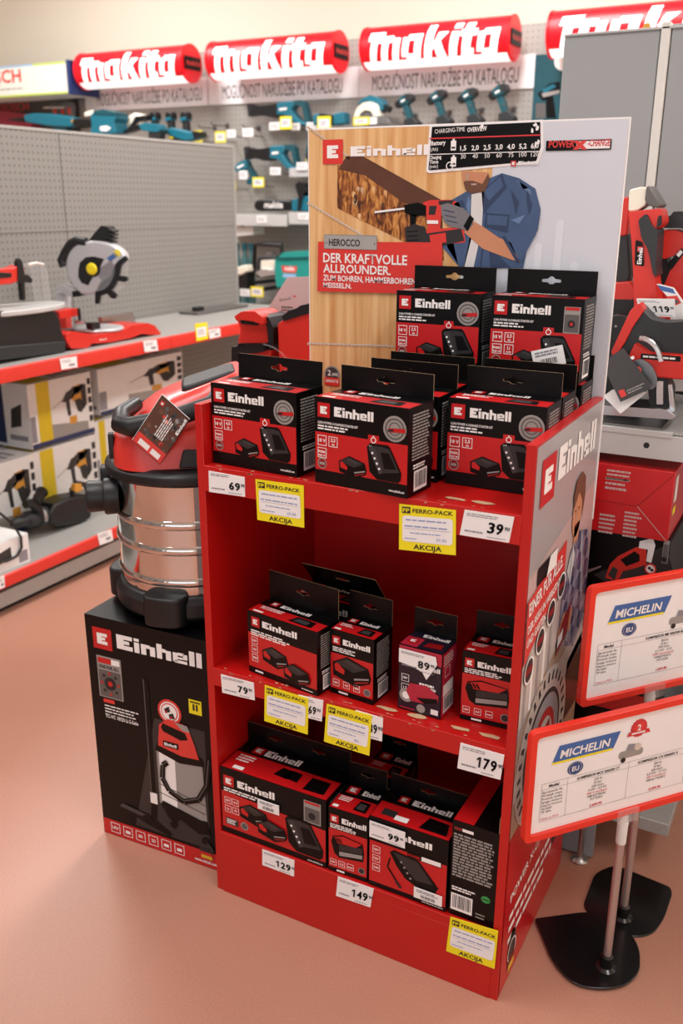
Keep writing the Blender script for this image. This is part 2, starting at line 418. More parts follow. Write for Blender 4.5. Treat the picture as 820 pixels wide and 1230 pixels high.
def block_word():
    q = []; x = 0
    def R(a, b, c, d): q.append([(x+a, b), (x+c, b), (x+c, d), (x+a, d)])
    for r in rects_E: R(*[v*(.95 if k % 2 == 0 else 1) for k, v in enumerate(r)])
    x += 1.05; R(0, 0, .3, .72); R(0, .8, .3, 1)
    x += .4; R(0, 0, .3, .72); R(.3, .48, .52, .72); R(.52, 0, .82, .66)
    x += .92; R(0, 0, .3, 1); R(.3, .48, .52, .72); R(.52, 0, .82, .66)
    x += .92; R(0, .06, .28, .68); R(.1, 0, .8, .2); R(.28, .52, .62, .72); R(.56, .3, .82, .66); R(.28, .28, .6, .42)
    x += .92; R(0, 0, .3, 1)
    x += .4; R(0, 0, .3, 1)
    return q, x+.3
def script_word():
    """heavy slanted lettering of the round wall signs"""
    q = []; sh = .22
    def R(x, a, b, c, d): q.append([(x+a+b*sh, b), (x+c+b*sh, b), (x+c+d*sh, d), (x+a+d*sh, d)])
    x = 0
    R(x, -.12, .62, .5, .9); R(x, .02, 0, .28, .64); R(x, .28, .54, .92, .74); R(x, .48, 0, .74, .6); R(x, .94, 0, 1.2, .66)
    def a(x): R(x, 0, .08, .25, .66); R(x, .2, .56, .5, .74); R(x, .2, 0, .5, .17); R(x, .49, 0, .76, .74)
    a(1.32)
    x = 2.22; R(x, 0, 0, .3, 1.02); q.append([(x+.3+.05, .22), (x+.5+.12, .42), (x+.86+.16, .74), (x+.5+.14, .74)]); q.append([(x+.52, 0), (x+.9, 0), (x+.62+.1, .46), (x+.34+.1, .46)])
    x = 3.2; R(x, 0, 0, .3, .72); R(x, .04, .82, .34, 1.02)
    x = 3.62; R(x, .06, 0, .38, 1.0); R(x, -.06, .56, .56, .76); R(x, .3, 0, .52, .2)
    a(4.26)
    return q, 5.1

# ------------------------------------------------------------------ room
mb = MB(); mb.box(-6.5, 3.5, -5.2, 4.4, -.1, 0, 'floor_salmon'); struct(mb.build('floor'))
mb = MB(); mb.box(-6.5, 3.5, 4.2, 4.4, 0, 3.4, 'wall_cream'); struct(mb.build('wall_back'))
mb = MB(); mb.box(-6.7, -6.5, -5.2, 4.4, 0, 3.4, 'wall_cream'); struct(mb.build('wall_left'))
mb = MB(); mb.box(-6.7, 3.7, -5.4, 4.4, 3.4, 3.5, 'ceiling_white'); struct(mb.build('ceiling'))
mb = MB(); mb.box(3.5, 3.7, -5.2, 4.4, 0, 3.4, 'wall_cream'); struct(mb.build('wall_right'))
mb = MB(); mb.box(-6.5, 3.5, -5.4, -5.2, 0, .45, 'kick_grey'); mb.box(-6.5, 3.5, -5.4, -5.2, 2.9, 3.4, 'wall_cream')
for k in range(6): mb.box(-6.5+k*1.93, -6.15+k*1.93, -5.4, -5.2, .45, 2.9, 'wall_cream' if k % 2 else 'kick_grey')
struct(mb.build('wall_front'))

# ------------------------------------------------------------------ display stand
W_, D_, H_, TH = .60, .405, 1.01, .015
H1, H2, H3 = .903, .510, .147
stand = thing('display_stand', 'red cardboard display stand with three shelves of battery boxes and a tall poster board', 'display stand', (.3, .2, 0))
mb = MB(); mb.box(0, TH, 0, D_, 0, H_, 'stand_red'); mb.box(-.0015, 0, .004, D_, 0, H_, 'panel_grey'); mb.build('side_panel', stand, .0012)
mb = MB(); mb.box(W_-TH, W_, 0, D_, 0, H_, 'stand_red')
d = D(mb, (W_, 0, 0), (0, 1, 0), (0, 0, 1))
def S(cx, cy):                                   # point of the side panel's print
    p = at(590+cx/2.365, 480+cy/2.365, x=W_); return (p.y, p.z)
ZT = H_-.004; E0 = .006
d.rect(E0, .33, D_-.003, ZT, 'panel_grey', 1)
d.poly([(E0, .80), (D_-.003, .86), (D_-.003, .60), (E0, .60)], 'panel_pink', 2)
d.poly([(E0, .52), (.17, .60), (D_-.003, .66), (D_-.003, .33), (E0, .33)], 'panel_sand', 2)
d.poly([(E0, .54), (.20, .60), (.20, .70), (E0, .66)], 'panel_light', 3)
d.poly([(E0, .45), (.24, .56), (D_-.003, .59), (D_-.003, .53), (.2, .49), (E0, .40)], 'panel_light', 3)
for k in range(5): d.rect(.02+k*.033, .545+k*.008, .034+k*.033, .64+k*.008, 'white_print' if k % 2 else 'panel_grey', 4)
d.poly([(.28, .40), (D_-.003, .40), (D_-.003, .55), (.30, .53)], 'panel_brown', 3)
# emblem and word
d.emblem(.034, .905, .075, 4, 'carton_red')
d.einhell(.125, .925, .055, 'white_print', 4, w=.235)
# the person in the plaid shirt (printed)
d.poly([(.215, .60), (.215, .70), (.25, .765), (.30, .79), (.37, .77), (.395, .70), (.395, .58), (.33, .55)], 'plaid_print', 5)
d.poly([(.262, .775), (.293, .775), (.298, .81), (.26, .81)], 'skin_print', 6); d.disc(.272, .832, .030, 'skin_print', 6, ry=.046)
d.poly([(.246, .845), (.238, .868), (.250, .893), (.285, .902), (.312, .886), (.318, .85), (.306, .81), (.300, .845), (.275, .868)], 'hair_print', 7)
d.rect(.252, .836, .262, .840, 'hair_print', 7); d.rect(.274, .836, .285, .840, 'hair_print', 7); d.poly([(.260, .8085), (.278, .8095), (.269, .805)], 'carton_dark_red', 7); d.poly([(.264, .835), (.268, .836), (.272, .818), (.262, .817)], 'panel_sand', 7)
d.poly([(.235, .735), (.262, .775), (.28, .75), (.262, .70)], 'tee_print', 6); d.line(.26, .77, .245, .60, .004, 'denim_dark', 6); d.line(.32, .78, .36, .64, .004, 'tee_print', 6); d.line(.345, .77, .385, .62, .003, 'carton_dark_red', 6)
d.poly([(.20, .62), (.235, .655), (.30, .64), (.29, .60)], 'skin_print', 6); d.poly([(.20, .585), (.27, .60), (.285, .66), (.225, .64)], 'carton_dark_red', 7); d.poly([(.205, .60), (.235, .605), (.24, .625), (.21, .62)], 'white_print', 8)
# red slogan banner
d.poly([(E0, .655), (E0, .765), (.215, .80), (.215, .715), (.11, .70)], 'label_red', 7)
d.rect(.05, .775, .155, .805, 'black_print', 7); d.poly([(.10, .775), (.155, .775), (.155, .805), (.115, .805)], 'white_print', 8)
d.text('EINER FÜR ALLE.', .014, .738, .022, 'white_print', 9, True, w=.185, rot=.12)
d.text('DER AKKU IN WERKSTATT', .014, .708, .014, 'white_print', 9, True, w=.185, rot=.12)
d.text('UND GARTEN.', .014, .684, .014, 'white_print', 9, True, w=.10, rot=.12)
for k in range(4):
    bx, by = .035+.055*k, .638+.028*k
    d.disc(bx, by, .024, 'dark_grey_print', 9); d.ring(bx, by, .024, .004, 'white_print', 10); d.rect(bx-.018, by-.006, bx+.018, by+.006, 'carton_dark_red', 10)
# printed circular saw
d.disc(.160, .435, .150, 'panel_light', 4, n=44, ry=.142)
for k in range(30):
    a = 2*PI*k/30; x, y = .160+.130*math.cos(a), .435+.123*math.sin(a); c, s_ = math.cos(a), math.sin(a)
    d.poly([(x-.009*c-.006*s_, y-.009*s_+.006*c), (x+.009*c-.004*s_, y+.009*s_+.004*c), (x+.009*c+.004*s_, y+.009*s_-.004*c), (x-.009*c+.006*s_, y-.009*s_-.006*c)], 'dark_grey_print', 5)
d.disc(.160, .435, .108, 'dark_grey_print', 5, n=36, ry=.100); d.disc(.160, .435, .098, 'panel_grey', 6, n=36, ry=.091); d.disc(.160, .43, .072, 'carton_red', 7, n=32, ry=.07); d.disc(.160, .43, .056, 'panel_light', 8, n=28, ry=.054); d.poly([(.11, .41), (.20, .44), (.195, .47), (.11, .455)], 'carton_dark_red', 9); d.disc(.16, .425, .018, 'dark_grey_print', 10)
d.rect(E0, .004, D_-.003, .335, 'carton_red', 3)
for k, t in enumerate(['POWER X-CHANGE', 'HOCHLEISTUNGSAKKUS', 'FÜR WERKSTATT UND', 'GARTEN UND HAUS']):
    if k == 0: d.text(t, .035, .185, .017, 'white_print', 5, True, w=.26, rot=.06)
    else: d.scribble(.035, .17-.026*k, .30, .186-.026*k, 1, 'white_print', 5, .7, .2)
d.rect(.30, .12, .36, .16, 'dark_grey_print', 5)
d.disc(.065, .062, .024, 'dark_grey_print', 5, ry=.045); d.ring(.065, .062, .024, .003, 'white_print', 6); d.rect(.048, .02, .082, .035, 'german_gold', 6); d.rect(.048, .035, .082, .05, 'carton_dark_red', 6)
mb.build('side_panel', stand, .0012, label='printed side panel with slogan, workshop picture and saw')
mb = MB(); mb.box(TH, W_-TH, .383, .393, 0, .955, 'stand_red'); mb.build('back_panel', stand)
def lip_patch(d, x, y, s):
    n = 9; d.poly([(x+s*(1.3+.5*random.random())*math.cos(2*PI*k/n), y+s*.55*(.5+.8*random.random())*math.sin(2*PI*k/n)) for k in range(n)], 'card_fibre', 1)
for h, lh, worn in ((H1, .046, [(.30, .02), (.47, .028), (.515, .03)]), (H2, .036, [(.365, .02), (.42, .022), (.50, .02), (.55, .022)]), (H3-.003, .02, [])):
    mb = MB(); mb.box(TH, W_-TH, .0, .383, h-.012, h, 'stand_red'); mb.box(TH, W_-TH, -.002, .012, h-lh, h+.0005, 'stand_red')
    d = D(mb, (0, 0, h+.0006), (1, 0, 0), (0, 1, 0))
    if worn:
        for x, y in worn: lip_patch(d, x, y, .012)
        for k in range(18): lip_patch(d, .03+.54*random.random(), .004+.004*random.random(), .0022)
        e = D(mb, (0, -.0021, 0), (1, 0, 0), (0, 0, 1))
        for k in range(9): lip_patch(e, .05+.5*random.random(), h-.002, .002)
        lip_patch(e, .565, h-.03, .004)
    mb.build('shelf', stand, .001)
mb = MB(); mb.box(TH, W_-TH, -.002, .010, 0, H3-.022, 'stand_red'); mb.build('front_panel', stand, .0015)

# poster board
mb = MB(); mb.box(-.002, .602, .398, .404, .78, 1.470, 'paper')
d = D(mb, (0, .398, 0), (1, 0, 0), (0, 0, 1))
def P(cx, cy):
    p = at(370+cx/2.05, 130+cy/2.0485, y=.398); return (p.x, p.z)
def PP(*l): return [P(*c) for c in l]
d.rect(0, .785, .60, 1.467, 'timber_print', 1)
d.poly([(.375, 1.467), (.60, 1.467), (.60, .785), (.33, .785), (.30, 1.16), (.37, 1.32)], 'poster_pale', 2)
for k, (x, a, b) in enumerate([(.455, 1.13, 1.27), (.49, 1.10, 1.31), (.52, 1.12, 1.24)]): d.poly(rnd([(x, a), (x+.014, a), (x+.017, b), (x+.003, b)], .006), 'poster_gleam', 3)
# seams of the boards
for a, b in (((0, 45), (100, 120)), ((0, 232), (180, 340)), ((0, 578), (210, 585))):
    p, q = P(*a), P(*b); d.line(*p, *q, .0028, 'panel_light', 3); [d.disc(p[0]+(q[0]-p[0])*k/22, p[1]+(q[1]-p[1])*k/22-.002, .0022, 'card_fibre', 4, n=6) for k in range(23)]
# broken-out wall between the timbers
d.poly(PP((72, 140), (140, 150), (235, 215), (330, 265), (335, 375), (270, 345), (190, 305), (72, 245)), 'rubble_print', 3)
d.poly(PP((95, 118), (135, 118), (345, 235), (345, 275), (235, 232), (140, 165), (75, 150)), 'timber_dark', 4)
for k in range(26):
    x, y = 90+random.random()*200, 170+random.random()*90
    if y < 150+(x-72)*.42 or y > 240+(x-72)*.4: continue
    d.poly(PP((x, y), (x+7, y+2), (x+5, y+9+14*random.random()), (x-2, y+8)), random.choice(['timber_dark', 'timber_print', 'card_fibre']), 5)
# printed man in a denim shirt (face hidden above the chin by the card)
d.poly(PP((330, 300), (345, 345), (375, 392), (400, 392), (395, 300)), 'denim_dark', 6)
d.poly(PP((352, 300), (392, 290), (408, 300), (385, 392), (372, 392)), 'denim_print', 7); d.poly(PP((350, 228), (390, 205), (440, 175), (478, 160), (520, 172), (560, 198), (573, 250), (566, 300), (540, 345), (530, 393), (375, 393), (330, 340), (335, 310), (385, 290)), 'denim_print', 6)
d.poly(PP((403, 212), (434, 205), (428, 300), (408, 392), (384, 392), (400, 310)), 'tee_print', 7)
d.poly(PP((428, 205), (478, 160), (490, 196), (450, 240), (432, 262)), 'denim_dark', 7); d.poly(PP((434, 205), (474, 168), (482, 192), (446, 228)), 'denim_print', 8)
d.line(*P(440, 255), *P(425, 392), .002, 'denim_dark', 8); d.poly(PP((440, 258), (496, 262), (492, 306), (470, 300), (440, 292)), 'denim_dark', 8); d.poly(PP((442, 262), (493, 266), (490, 290), (442, 286)), 'denim_print', 9)
for q in (((500, 200), (520, 230), (512, 262), (506, 232)), ((540, 200), (552, 240), (545, 262), (538, 226)), ((440, 310), (470, 322), (500, 350), (470, 345)), ((360, 235), (380, 225), (388, 240), (366, 258)), ((446, 350), (470, 362), (500, 392), (450, 392)), ((520, 180), (545, 196), (530, 200))): d.poly(PP(*q), 'denim_dark', 8)
for q in (((515, 176), (548, 200), (552, 214), (528, 196)), ((500, 275), (536, 262), (520, 285)), ((396, 214), (402, 232), (398, 270), (390, 240))): d.poly(PP(*q), 'denim_light', 8)
d.poly(PP((378, 155), (445, 158), (440, 190), (425, 208), (398, 206), (384, 190)), 'skin_print', 8)
d.poly(PP((384, 180), (405, 178), (430, 186), (445, 160), (447, 178), (436, 205), (402, 210), (388, 200)), 'hair_print', 9)
d.poly(PP((402, 186), (416, 185), (415, 189), (404, 189)), 'panel_pink', 10); d.poly(PP((392, 160), (398, 160), (396, 178), (388, 176)), 'panel_sand', 10)
d.poly(PP((398, 272), (430, 290), (470, 318), (500, 330), (522, 378), (500, 372), (430, 345), (385, 305)), 'skin_print', 9)
d.poly(PP((480, 315), (540, 268), (572, 262), (562, 310), (525, 378), (500, 340)), 'denim_print', 9); d.line(*P(482, 315), *P(518, 378), .006, 'denim_dark', 10)
# printed hammer drill and gloves
d.line(*P(165, 256), *P(240, 247), .004, 'white_print', 8); d.line(*P(168, 259), *P(240, 250), .0015, 'dark_grey_print', 9)
d.poly(PP((238, 238), (272, 232), (292, 240), (292, 264), (262, 266), (240, 258)), 'black_print', 9)
d.poly(PP((252, 262), (268, 262), (266, 288), (252, 288)), 'black_print', 9)
d.poly(PP((284, 232), (300, 226), (352, 225), (372, 232), (380, 250), (330, 256), (326, 296), (384, 292), (388, 330), (300, 338), (290, 312), (296, 292), (292, 262)), 'label_red', 8)
d.poly(PP((300, 240), (318, 240), (314, 262), (298, 262)), 'dark_grey_print', 9); d.poly(PP((294, 308), (378, 296), (386, 326), (330, 338), (296, 336)), 'dark_grey_print', 9); d.poly(PP((300, 312), (340, 306), (342, 330), (304, 333)), 'label_red', 10)
d.rect(*P(294, 284), *P(322, 276), 'white_print', 10); d.poly(PP((322, 228), (360, 226), (356, 236), (324, 238)), 'dark_grey_print', 9)
d.poly(PP((328, 238), (345, 233), (384, 246), (402, 262), (408, 285), (394, 302), (376, 296), (352, 292), (336, 280), (330, 262)), 'glove_grey', 10)
for k in range(3): d.line(*P(334+4*k, 250+13*k), *P(362+4*k, 256+13*k), .0015, 'denim_dark', 11)
d.poly(PP((384, 290), (400, 262), (410, 272), (394, 303)), 'black_print', 11)
d.poly(PP((240, 295), (262, 284), (288, 292), (298, 320), (292, 344), (262, 346), (242, 326)), 'dark_grey_print', 10)
for k in range(3): d.line(*P(246, 304+11*k), *P(272, 302+11*k), .0015, 'black_print', 11)
# red slogan label and badge plate
d.poly(PP((27, 328), (332, 330), (332, 458), (25, 450)), 'label_red', 12)
q0, q1 = P(42, 345), P(172, 313); d.rect(q0[0], q0[1], q1[0], q1[1], 'plate_silver', 13); d.frame(q0[0], q0[1], q1[0], q1[1], .001, 'grey_print', 14)
d.text('HEROCCO', q0[0]+.011, q0[1]+.006, .0125, 'ink', 14, True, w=.068)
d.disc(q0[0]+.005, q0[1]+.011, .0015, 'dim_print', 14); d.disc(q1[0]-.005, q0[1]+.011, .0015, 'dim_print', 14)
for t, c, e, yy, hh in (('DER KRAFTVOLLE', 40, 246, 378, 24), ('ALLROUNDER.', 40, 206, 403, 22), ('ZUM BOHREN, HAMMERBOHREN', 40, 268, 423, 15), ('MEISSELN.', 40, 110, 440, 13)):
    a = P(c, yy); b = P(e, yy); d.text(t, a[0], a[1], hh/2.05/672, 'white_print', 14, True, w=b[0]-a[0])
a = P(37, 138); d.emblem(a[0], a[1], .0435, 5, 'label_red')
a = P(105, 120); b = P(297, 120); d.einhell(a[0], a[1]+.001, .0175, 'white_print', 5, w=b[0]-a[0])
# POWER X-CHANGE plate
a = P(585, 110); b = P(748, 76); d.rect(a[0], a[1]+.003, b[0], b[1], 'black_print', 6); d.rect(a[0]+.052, a[1]+.005, b[0]-.002, b[1]-.002, 'white_print', 7)
d.text('POWER', a[0]+.005, a[1]+.008, .011, 'label_red', 8, True, w=.044); d.poly([(a[0]+.046, a[1]+.004), (a[0]+.055, a[1]+.004), (a[0]+.07, b[1]-.001), (a[0]+.061, b[1]-.001)], 'label_red', 9)
d.poly([(a[0]+.062, a[1]+.004), (a[0]+.071, a[1]+.004), (a[0]+.055, b[1]-.001), (a[0]+.046, b[1]-.001)], 'label_red', 10); d.text('-CHANGE', a[0]+.071, a[1]+.009, .0105, 'ink_red', 8, True, w=.037)
# guarantee badge by the boxes
a = P(60, 655); d.disc(a[0], a[1], .017, 'charcoal_print', 6); d.ring(a[0], a[1], .018, .003, 'grey_print', 7); d.text('2', a[0]-.010, a[1]-.002, .011, 'white_print', 8, True); d.text('JAHRE', a[0], a[1]-.002, .006, 'white_print', 8, True, w=.014); d.rect(a[0]-.017, a[1]-.022, a[0]+.017, a[1]-.006, 'label_red', 8); d.text('GARANTIE', a[0]-.015, a[1]-.016, .006, 'white_print', 9, True, w=.03)
mb.build('poster_board', stand, .0008, label='tall poster board with a man drilling into timber')
# taped-on card with charging times
mb = MB()
cp = [P(300, 40), P(578, 28), P(580, 98), P(566, 135), P(300, 160), P(291, 156)]
mb.prism(cp, (0, .3965, 0), (1, 0, 0), (0, 0, 1), (0, .0012, 0), 'paper')
d = D(mb, (0, .3963, 0), (1, 0, 0), (0, 0, 1))
ins = PP((306, 46), (572, 34), (573, 96), (562, 130), (300, 153), (297, 150)); d.poly(ins, 'black_print', 1)
def ct(t, cx, cy, hh, al='l', bold=False, wd=None, mt='white_print'):
    a = P(cx, cy); d.text(t, a[0], a[1], hh/2.05/672, mt, 3, bold, w=wd, al=al, rot=.05)
ct('CHARGING-TIME', 313, 63, 10, wd=.057); ct('OVERVIEW', 393, 59, 10, bold=True, wd=.036)
a, b = P(300, 75), P(574, 66); d.line(*a, *b, .0022, 'ink_red', 3); a, b = P(299, 114), P(574, 106); d.line(*a, *b, .0012, 'white_print', 3)
ct('Battery', 304, 92, 10, bold=True, wd=.028); ct('(Ah)', 303, 106, 8); ct('Charging', 300, 126, 8, bold=True, wd=.023); ct('Time', 300, 137, 8, bold=True); ct('(min)', 300, 148, 8)
for k, (p, q) in enumerate(zip(['1,5', '2,0', '2,5', '3,0', '4,0', '5,2', '6,0'], ['30', '40', '50', '60', '75', '100', '120'])):
    cx = 383+29.3*k; ct(p, cx, 104-k*.9, 11, 'c', True); ct(q, cx, 124-k*.9, 10, 'c')
for cx, cy in ((359, 92), (359, 132)):
    a = P(cx, cy); d.rect(a[0]-.005, a[1]-.008, a[0]+.005, a[1]+.008, 'white_print', 3); d.rect(a[0]-.002, a[1]+.008, a[0]+.002, a[1]+.011, 'white_print', 3); d.rect(a[0]-.0035, a[1]-.005, a[0]+.0035, a[1]-.002, 'ink', 4)
a = P(350, 142); d.ring(a[0], a[1], .007, .0015, 'white_print', 5); d.line(a[0], a[1], a[0]+.003, a[1]+.003, .001, 'white_print', 5)
a = P(500, 143); d.emblem(a[0], a[1], .009, 3, 'ink_red'); d.einhell(a[0]+.013, a[1]+.002, .006, 'white_print', 3, w=.035)
for c in ((560, 42), (566, 50), (553, 56), (562, 90), (568, 84), (430, 45)):     # worn spots
    a = P(*c); lip = 7; d.poly([(a[0]+.003*(.5+random.random())*math.cos(k), a[1]+.004*(.5+random.random())*math.sin(k)) for k in range(6)], 'paper', 4)
mb.build('charging_card', stand, label='black charging-time card with white edge taped to the poster')

# ------------------------------------------------------------------ boxed batteries and chargers
def p_batt(d, x, y, s, l=3, red=True):
    f = lambda *q: [(x+a*s, y+b*s) for a, b in q]
    d.poly(f((-.5, -.22), (-.52, .12), (-.12, .34), (.46, .18), (.54, -.06), (.5, -.2), (.1, -.38)), 'black_print', l)
    d.poly(f((-.47, .12), (-.12, .30), (.42, .16), (.06, -.02)), 'dark_grey_print', l+1)
    if red: d.poly(f((-.47, .08), (-.38, .13), (-.18, -.02), (-.2, -.14), (-.44, -.08)), 'carton_red', l+2)
    d.poly(f((-.2, .22), (-.08, .27), (.25, .17), (.14, .1)), 'charcoal_print', l+2)
    d.poly(f((.08, -.16), (.48, -.06), (.48, -.1), (.08, -.21)), 'grey_print', l+2); d.poly(f((.1, -.3), (.46, -.18), (.47, -.14), (.1, -.25)), 'carton_dark_red', l+2)
def p_charger(d, x, y, s, l=3):
    f = lambda *q: [(x+a*s, y+b*s) for a, b in q]
    d.poly(f((-.55, .4), (-.45, .5), (.12, .52), (.2, .45), (.56, -.2), (.54, -.42), (.45, -.5), (-.22, -.5), (-.46, -.3)), 'black_print', l)
    d.poly(f((-.5, .4), (-.1, .46), (.16, .42), (.5, -.2), (-.12, -.3)), 'dark_grey_print', l+1)
    d.poly(f((-.1, .3), (.16, .3), (.4, -.12), (.02, -.16)), 'black_print', l+2)
    d.poly(f((-.48, .36), (-.3, .44), (-.02, -.28), (-.14, -.34)), 'charcoal_print', l+2)
    for k in range(4): d.disc(x+s*(-.36+.075*k), y+s*(.24-.14*k), s*.035, 'white_print', l+3, n=8)
def p_icon(d, x, y, a, t1, t2=None, l=3):
    d.frame(x, y, x+a, y+a, a*.06, 'white_print', l)
    if t1: d.text(t1, x+a/2, y+a*(.5 if t2 else .34), a*.32, 'white_print', l, True, al='c')
    if t2: d.text(t2, x+a/2, y+a*.14, a*.2, 'white_print', l, True, al='c')
    if not t1: d.rect(x+a*.25, y+a*.3, x+a*.75, y+a*.6, 'white_print', l)
def side_print(d, w, h, top='black_print', l=1):
    d.scribble(w*.14, h*.40, w*.86, h*.93, 15, 'grey_print', l+1, .5, .15); d.scribble(w*.2, h*.30, w*.75, h*.36, 2, 'white_print', l+1, .6, .2)
    d.barcode(w*.24, h*.05, w*.78, h*.28, l+1)
def euro(w, hy, s=1.0):
    return rnd([(w/2-.017*s, hy-.003*s), (w/2-.006*s, hy-.003*s), (w/2-.004*s, hy-.006*s), (w/2+.004*s, hy-.006*s), (w/2+.006*s, hy-.003*s), (w/2+.017*s, hy-.003*s), (w/2+.017*s, hy+.002*s), (w/2+.006*s, hy+.003*s), (w/2+.003*s, hy+.007*s), (w/2-.003*s, hy+.007*s), (w/2-.006*s, hy+.003*s), (w/2-.017*s, hy+.002*s)], .002*s, 2)
CARTON = {}
def carton_mesh(kind, w, dp, h, ah='2,5', mins='50'):
    key = (kind, w, dp, h, ah)
    if key in CARTON: return CARTON[key]
    mb = MB(); mb.box(0, w, 0, dp, 0, h, 'black_print')
    f = D(mb, (0, 0, 0), (1, 0, 0), (0, 0, 1)); t = D(mb, (0, 0, h), (1, 0, 0), (0, 1, 0)); s = D(mb, (w, 0, 0), (0, 1, 0), (0, 0, 1))
    e = .001
    def head(ex, ey, a, wd, lines=2, lh=None):
        f.emblem(w*ex, h*ey, a, 2); f.einhell(w*ex+a*1.35, h*ey+a*.16, a*.66, 'white_print', 2, w=wd)
    def topface(split=.52, prod=True):
        t.rect(e, e, w-e, dp*split, 'carton_red', 1); t.emblem(w*.12, dp*(split+.1), dp*.26, 2); t.einhell(w*.12+dp*.36, dp*(split+.14), dp*.17, 'white_print', 2, w=w*.42)
        t.poly([(w*.55, dp*.12), (w*.88, dp*.10), (w*.86, dp*.44), (w*.6, dp*.46)], 'black_print', 2); t.poly([(w*.6, dp*.18), (w*.8, dp*.16), (w*.8, dp*.36), (w*.63, dp*.38)], 'charcoal_print', 3)
        t.scribble(w*.08, dp*.3, w*.4, dp*.48, 3, 'white_print', 2, .5); t.rect(w*.06, dp*.06, w*.2, dp*.14, 'white_print', 2)
    if kind in ('kit', 'kit_photo'):
        f.rect(e, h*.155, w-e, h*.60, 'carton_red', 1); head(.035, .775, h*.165, w*.42)
        f.text(ah+'Ah POWER X-CHANGE STARTER KIT', w*.035, h*.70, h*.026, 'white_print', 2, True, w=w*.44)
        f.scribble(w*.035, h*.625, w*.42, h*.69, 2, 'white_print', 2, .55)
        a = h*.12
        p_icon(f, w*.035, h*.445, a, '18 V'); p_icon(f, w*.035+a*1.25, h*.445, a, ah, 'Ah'); p_icon(f, w*.035, h*.30, a, 'max.', '900 W')
        if kind == 'kit':
            f.disc(w*.86, h*.76, h*.145, 'grey_print', 2); f.ring(w*.86, h*.76, h*.12, h*.018, 'dim_print', 3); f.ring(w*.86, h*.76, h*.075, h*.012, 'dim_print', 3)
            f.line(w*.80, h*.74, w*.97, h*.755, h*.045, 'carton_red', 4); f.line(w*.79, h*.735, w*.85, h*.745, h*.025, 'ink', 5)
            f.disc(w*.085, h*.235, h*.062, 'carton_dark_red', 2); f.ring(w*.085, h*.235, h*.062, h*.01, 'grey_print', 3); f.rect(w*.055, h*.22, w*.115, h*.25, 'grey_print', 4)
        else:
            p_icon(f, w*.035+a*1.25, h*.30, a, 'Li', 'ION')
            f.rect(w*.795, h*.60, w*.965, h*.91, 'grey_print', 2); f.rect(w*.805, h*.615, w*.955, h*.82, 'dim_print', 3); f.rect(w*.805, h*.87, w*.955, h*.905, 'carton_red', 3); f.disc(w*.88, h*.71, h*.045, 'ink', 4); f.disc(w*.88, h*.71, h*.02, 'carton_red', 5)
            f.disc(w*.085, h*.225, h*.06, 'carton_dark_red', 2); f.ring(w*.085, h*.225, h*.06, h*.01, 'grey_print', 3)
        f.rect(w*.585, h*.495, w*.70, h*.655, 'carton_red', 2); f.ring(w*.643, h*.60, h*.035, h*.01, 'white_print', 3, n=14); f.rect(w*.637, h*.635, w*.649, h*.65, 'white_print', 3); f.text(mins+' min', w*.643, h*.51, h*.03, 'white_print', 3, True, al='c')
        p_batt(f, w*.42, h*.255, h*.35); p_charger(f, w*.755, h*.36, h*.40)
        f.text('www.einhell.com', w*.97, h*.05, h*.028, 'white_print', 2, True, al='r', w=w*.16); topface()
    elif kind == 'twin_battery':
        f.rect(e, h*.10, w-e, h*.66, 'carton_red', 1); head(.06, .77, h*.155, w*.5); f.scribble(w*.05, h*.62, w*.7, h*.72, 3, 'white_print', 2, .6)
        for k, q in enumerate(('18V', '4,0', '900')): p_icon(f, w*.06, h*(.485-.14*k), h*.115, q)
        p_batt(f, w*.40, h*.38, h*.46); p_batt(f, w*.72, h*.24, h*.46, 8); f.rect(w*.1, h*.035, w*.22, h*.065, 'white_print', 2); f.scribble(w*.78, h*.03, w*.96, h*.055, 1, 'white_print', 2); topface(.5)
    elif kind == 'battery':
        f.rect(e, h*.085, w-e, h*.64, 'carton_red', 1); head(.05, .78, h*.13, w*.62); f.scribble(w*.06, h*.67, w*.7, h*.75, 3, 'white_print', 2, .6)
        p_batt(f, w*.5, h*.43, w*.84)
        for k, q in enumerate(('18V', ah, '900')): p_icon(f, w*(.07+.24*k), h*.13, h*.105, q)
        f.disc(w*.86, h*.165, w*.08, 'grey_print', 2); f.disc(w*.86, h*.165, w*.06, 'dim_print', 3); f.rect(w*.2, h*.03, w*.42, h*.06, 'white_print', 2); topface(.5)
    elif kind == 'red_battery':
        f.rect(e, h*.07, w-e, h*.68, 'carton_red', 1); head(.05, .78, h*.125, w*.62); f.scribble(w*.05, h*.69, w*.8, h*.765, 3, 'white_print', 2, .6)
        q = lambda *l: [(w*(.5+.42*a), h*(.43+.42*b)) for a, b in l]
        f.poly(q((-1, .1), (-.92, .33), (-.3, .46), (.9, .36), (1, 0), (.95, -.3), (-.5, -.42), (-.8, -.3)), 'black_print', 3); f.poly(q((-.9, .3), (-.28, .42), (.86, .34), (.5, .16), (-.6, .12)), 'carton_red', 4); f.poly(q((-.5, .08), (.9, .2), (.92, -.02), (-.5, -.14)), 'dark_grey_print', 4); f.poly(q((-.5, -.18), (.9, -.06), (.9, -.2), (-.5, -.34)), 'grey_print', 4)
        for k in range(3): f.poly(q((-.86+.16*k, .3), (-.78+.16*k, .32), (-.62+.16*k, .16), (-.72+.16*k, .15)), 'black_print', 5)
        for k, z in enumerate(('18V', ah, 'max')): p_icon(f, w*(.05+.22*k), h*.11, h*.095, z)
        f.disc(w*.86, h*.155, w*.085, 'dark_grey_print', 2); f.ring(w*.86, h*.155, w*.085, w*.015, 'grey_print', 3); f.rect(w*.22, h*.022, w*.42, h*.05, 'white_print', 2); topface(.5)
    elif kind == 'lamp':
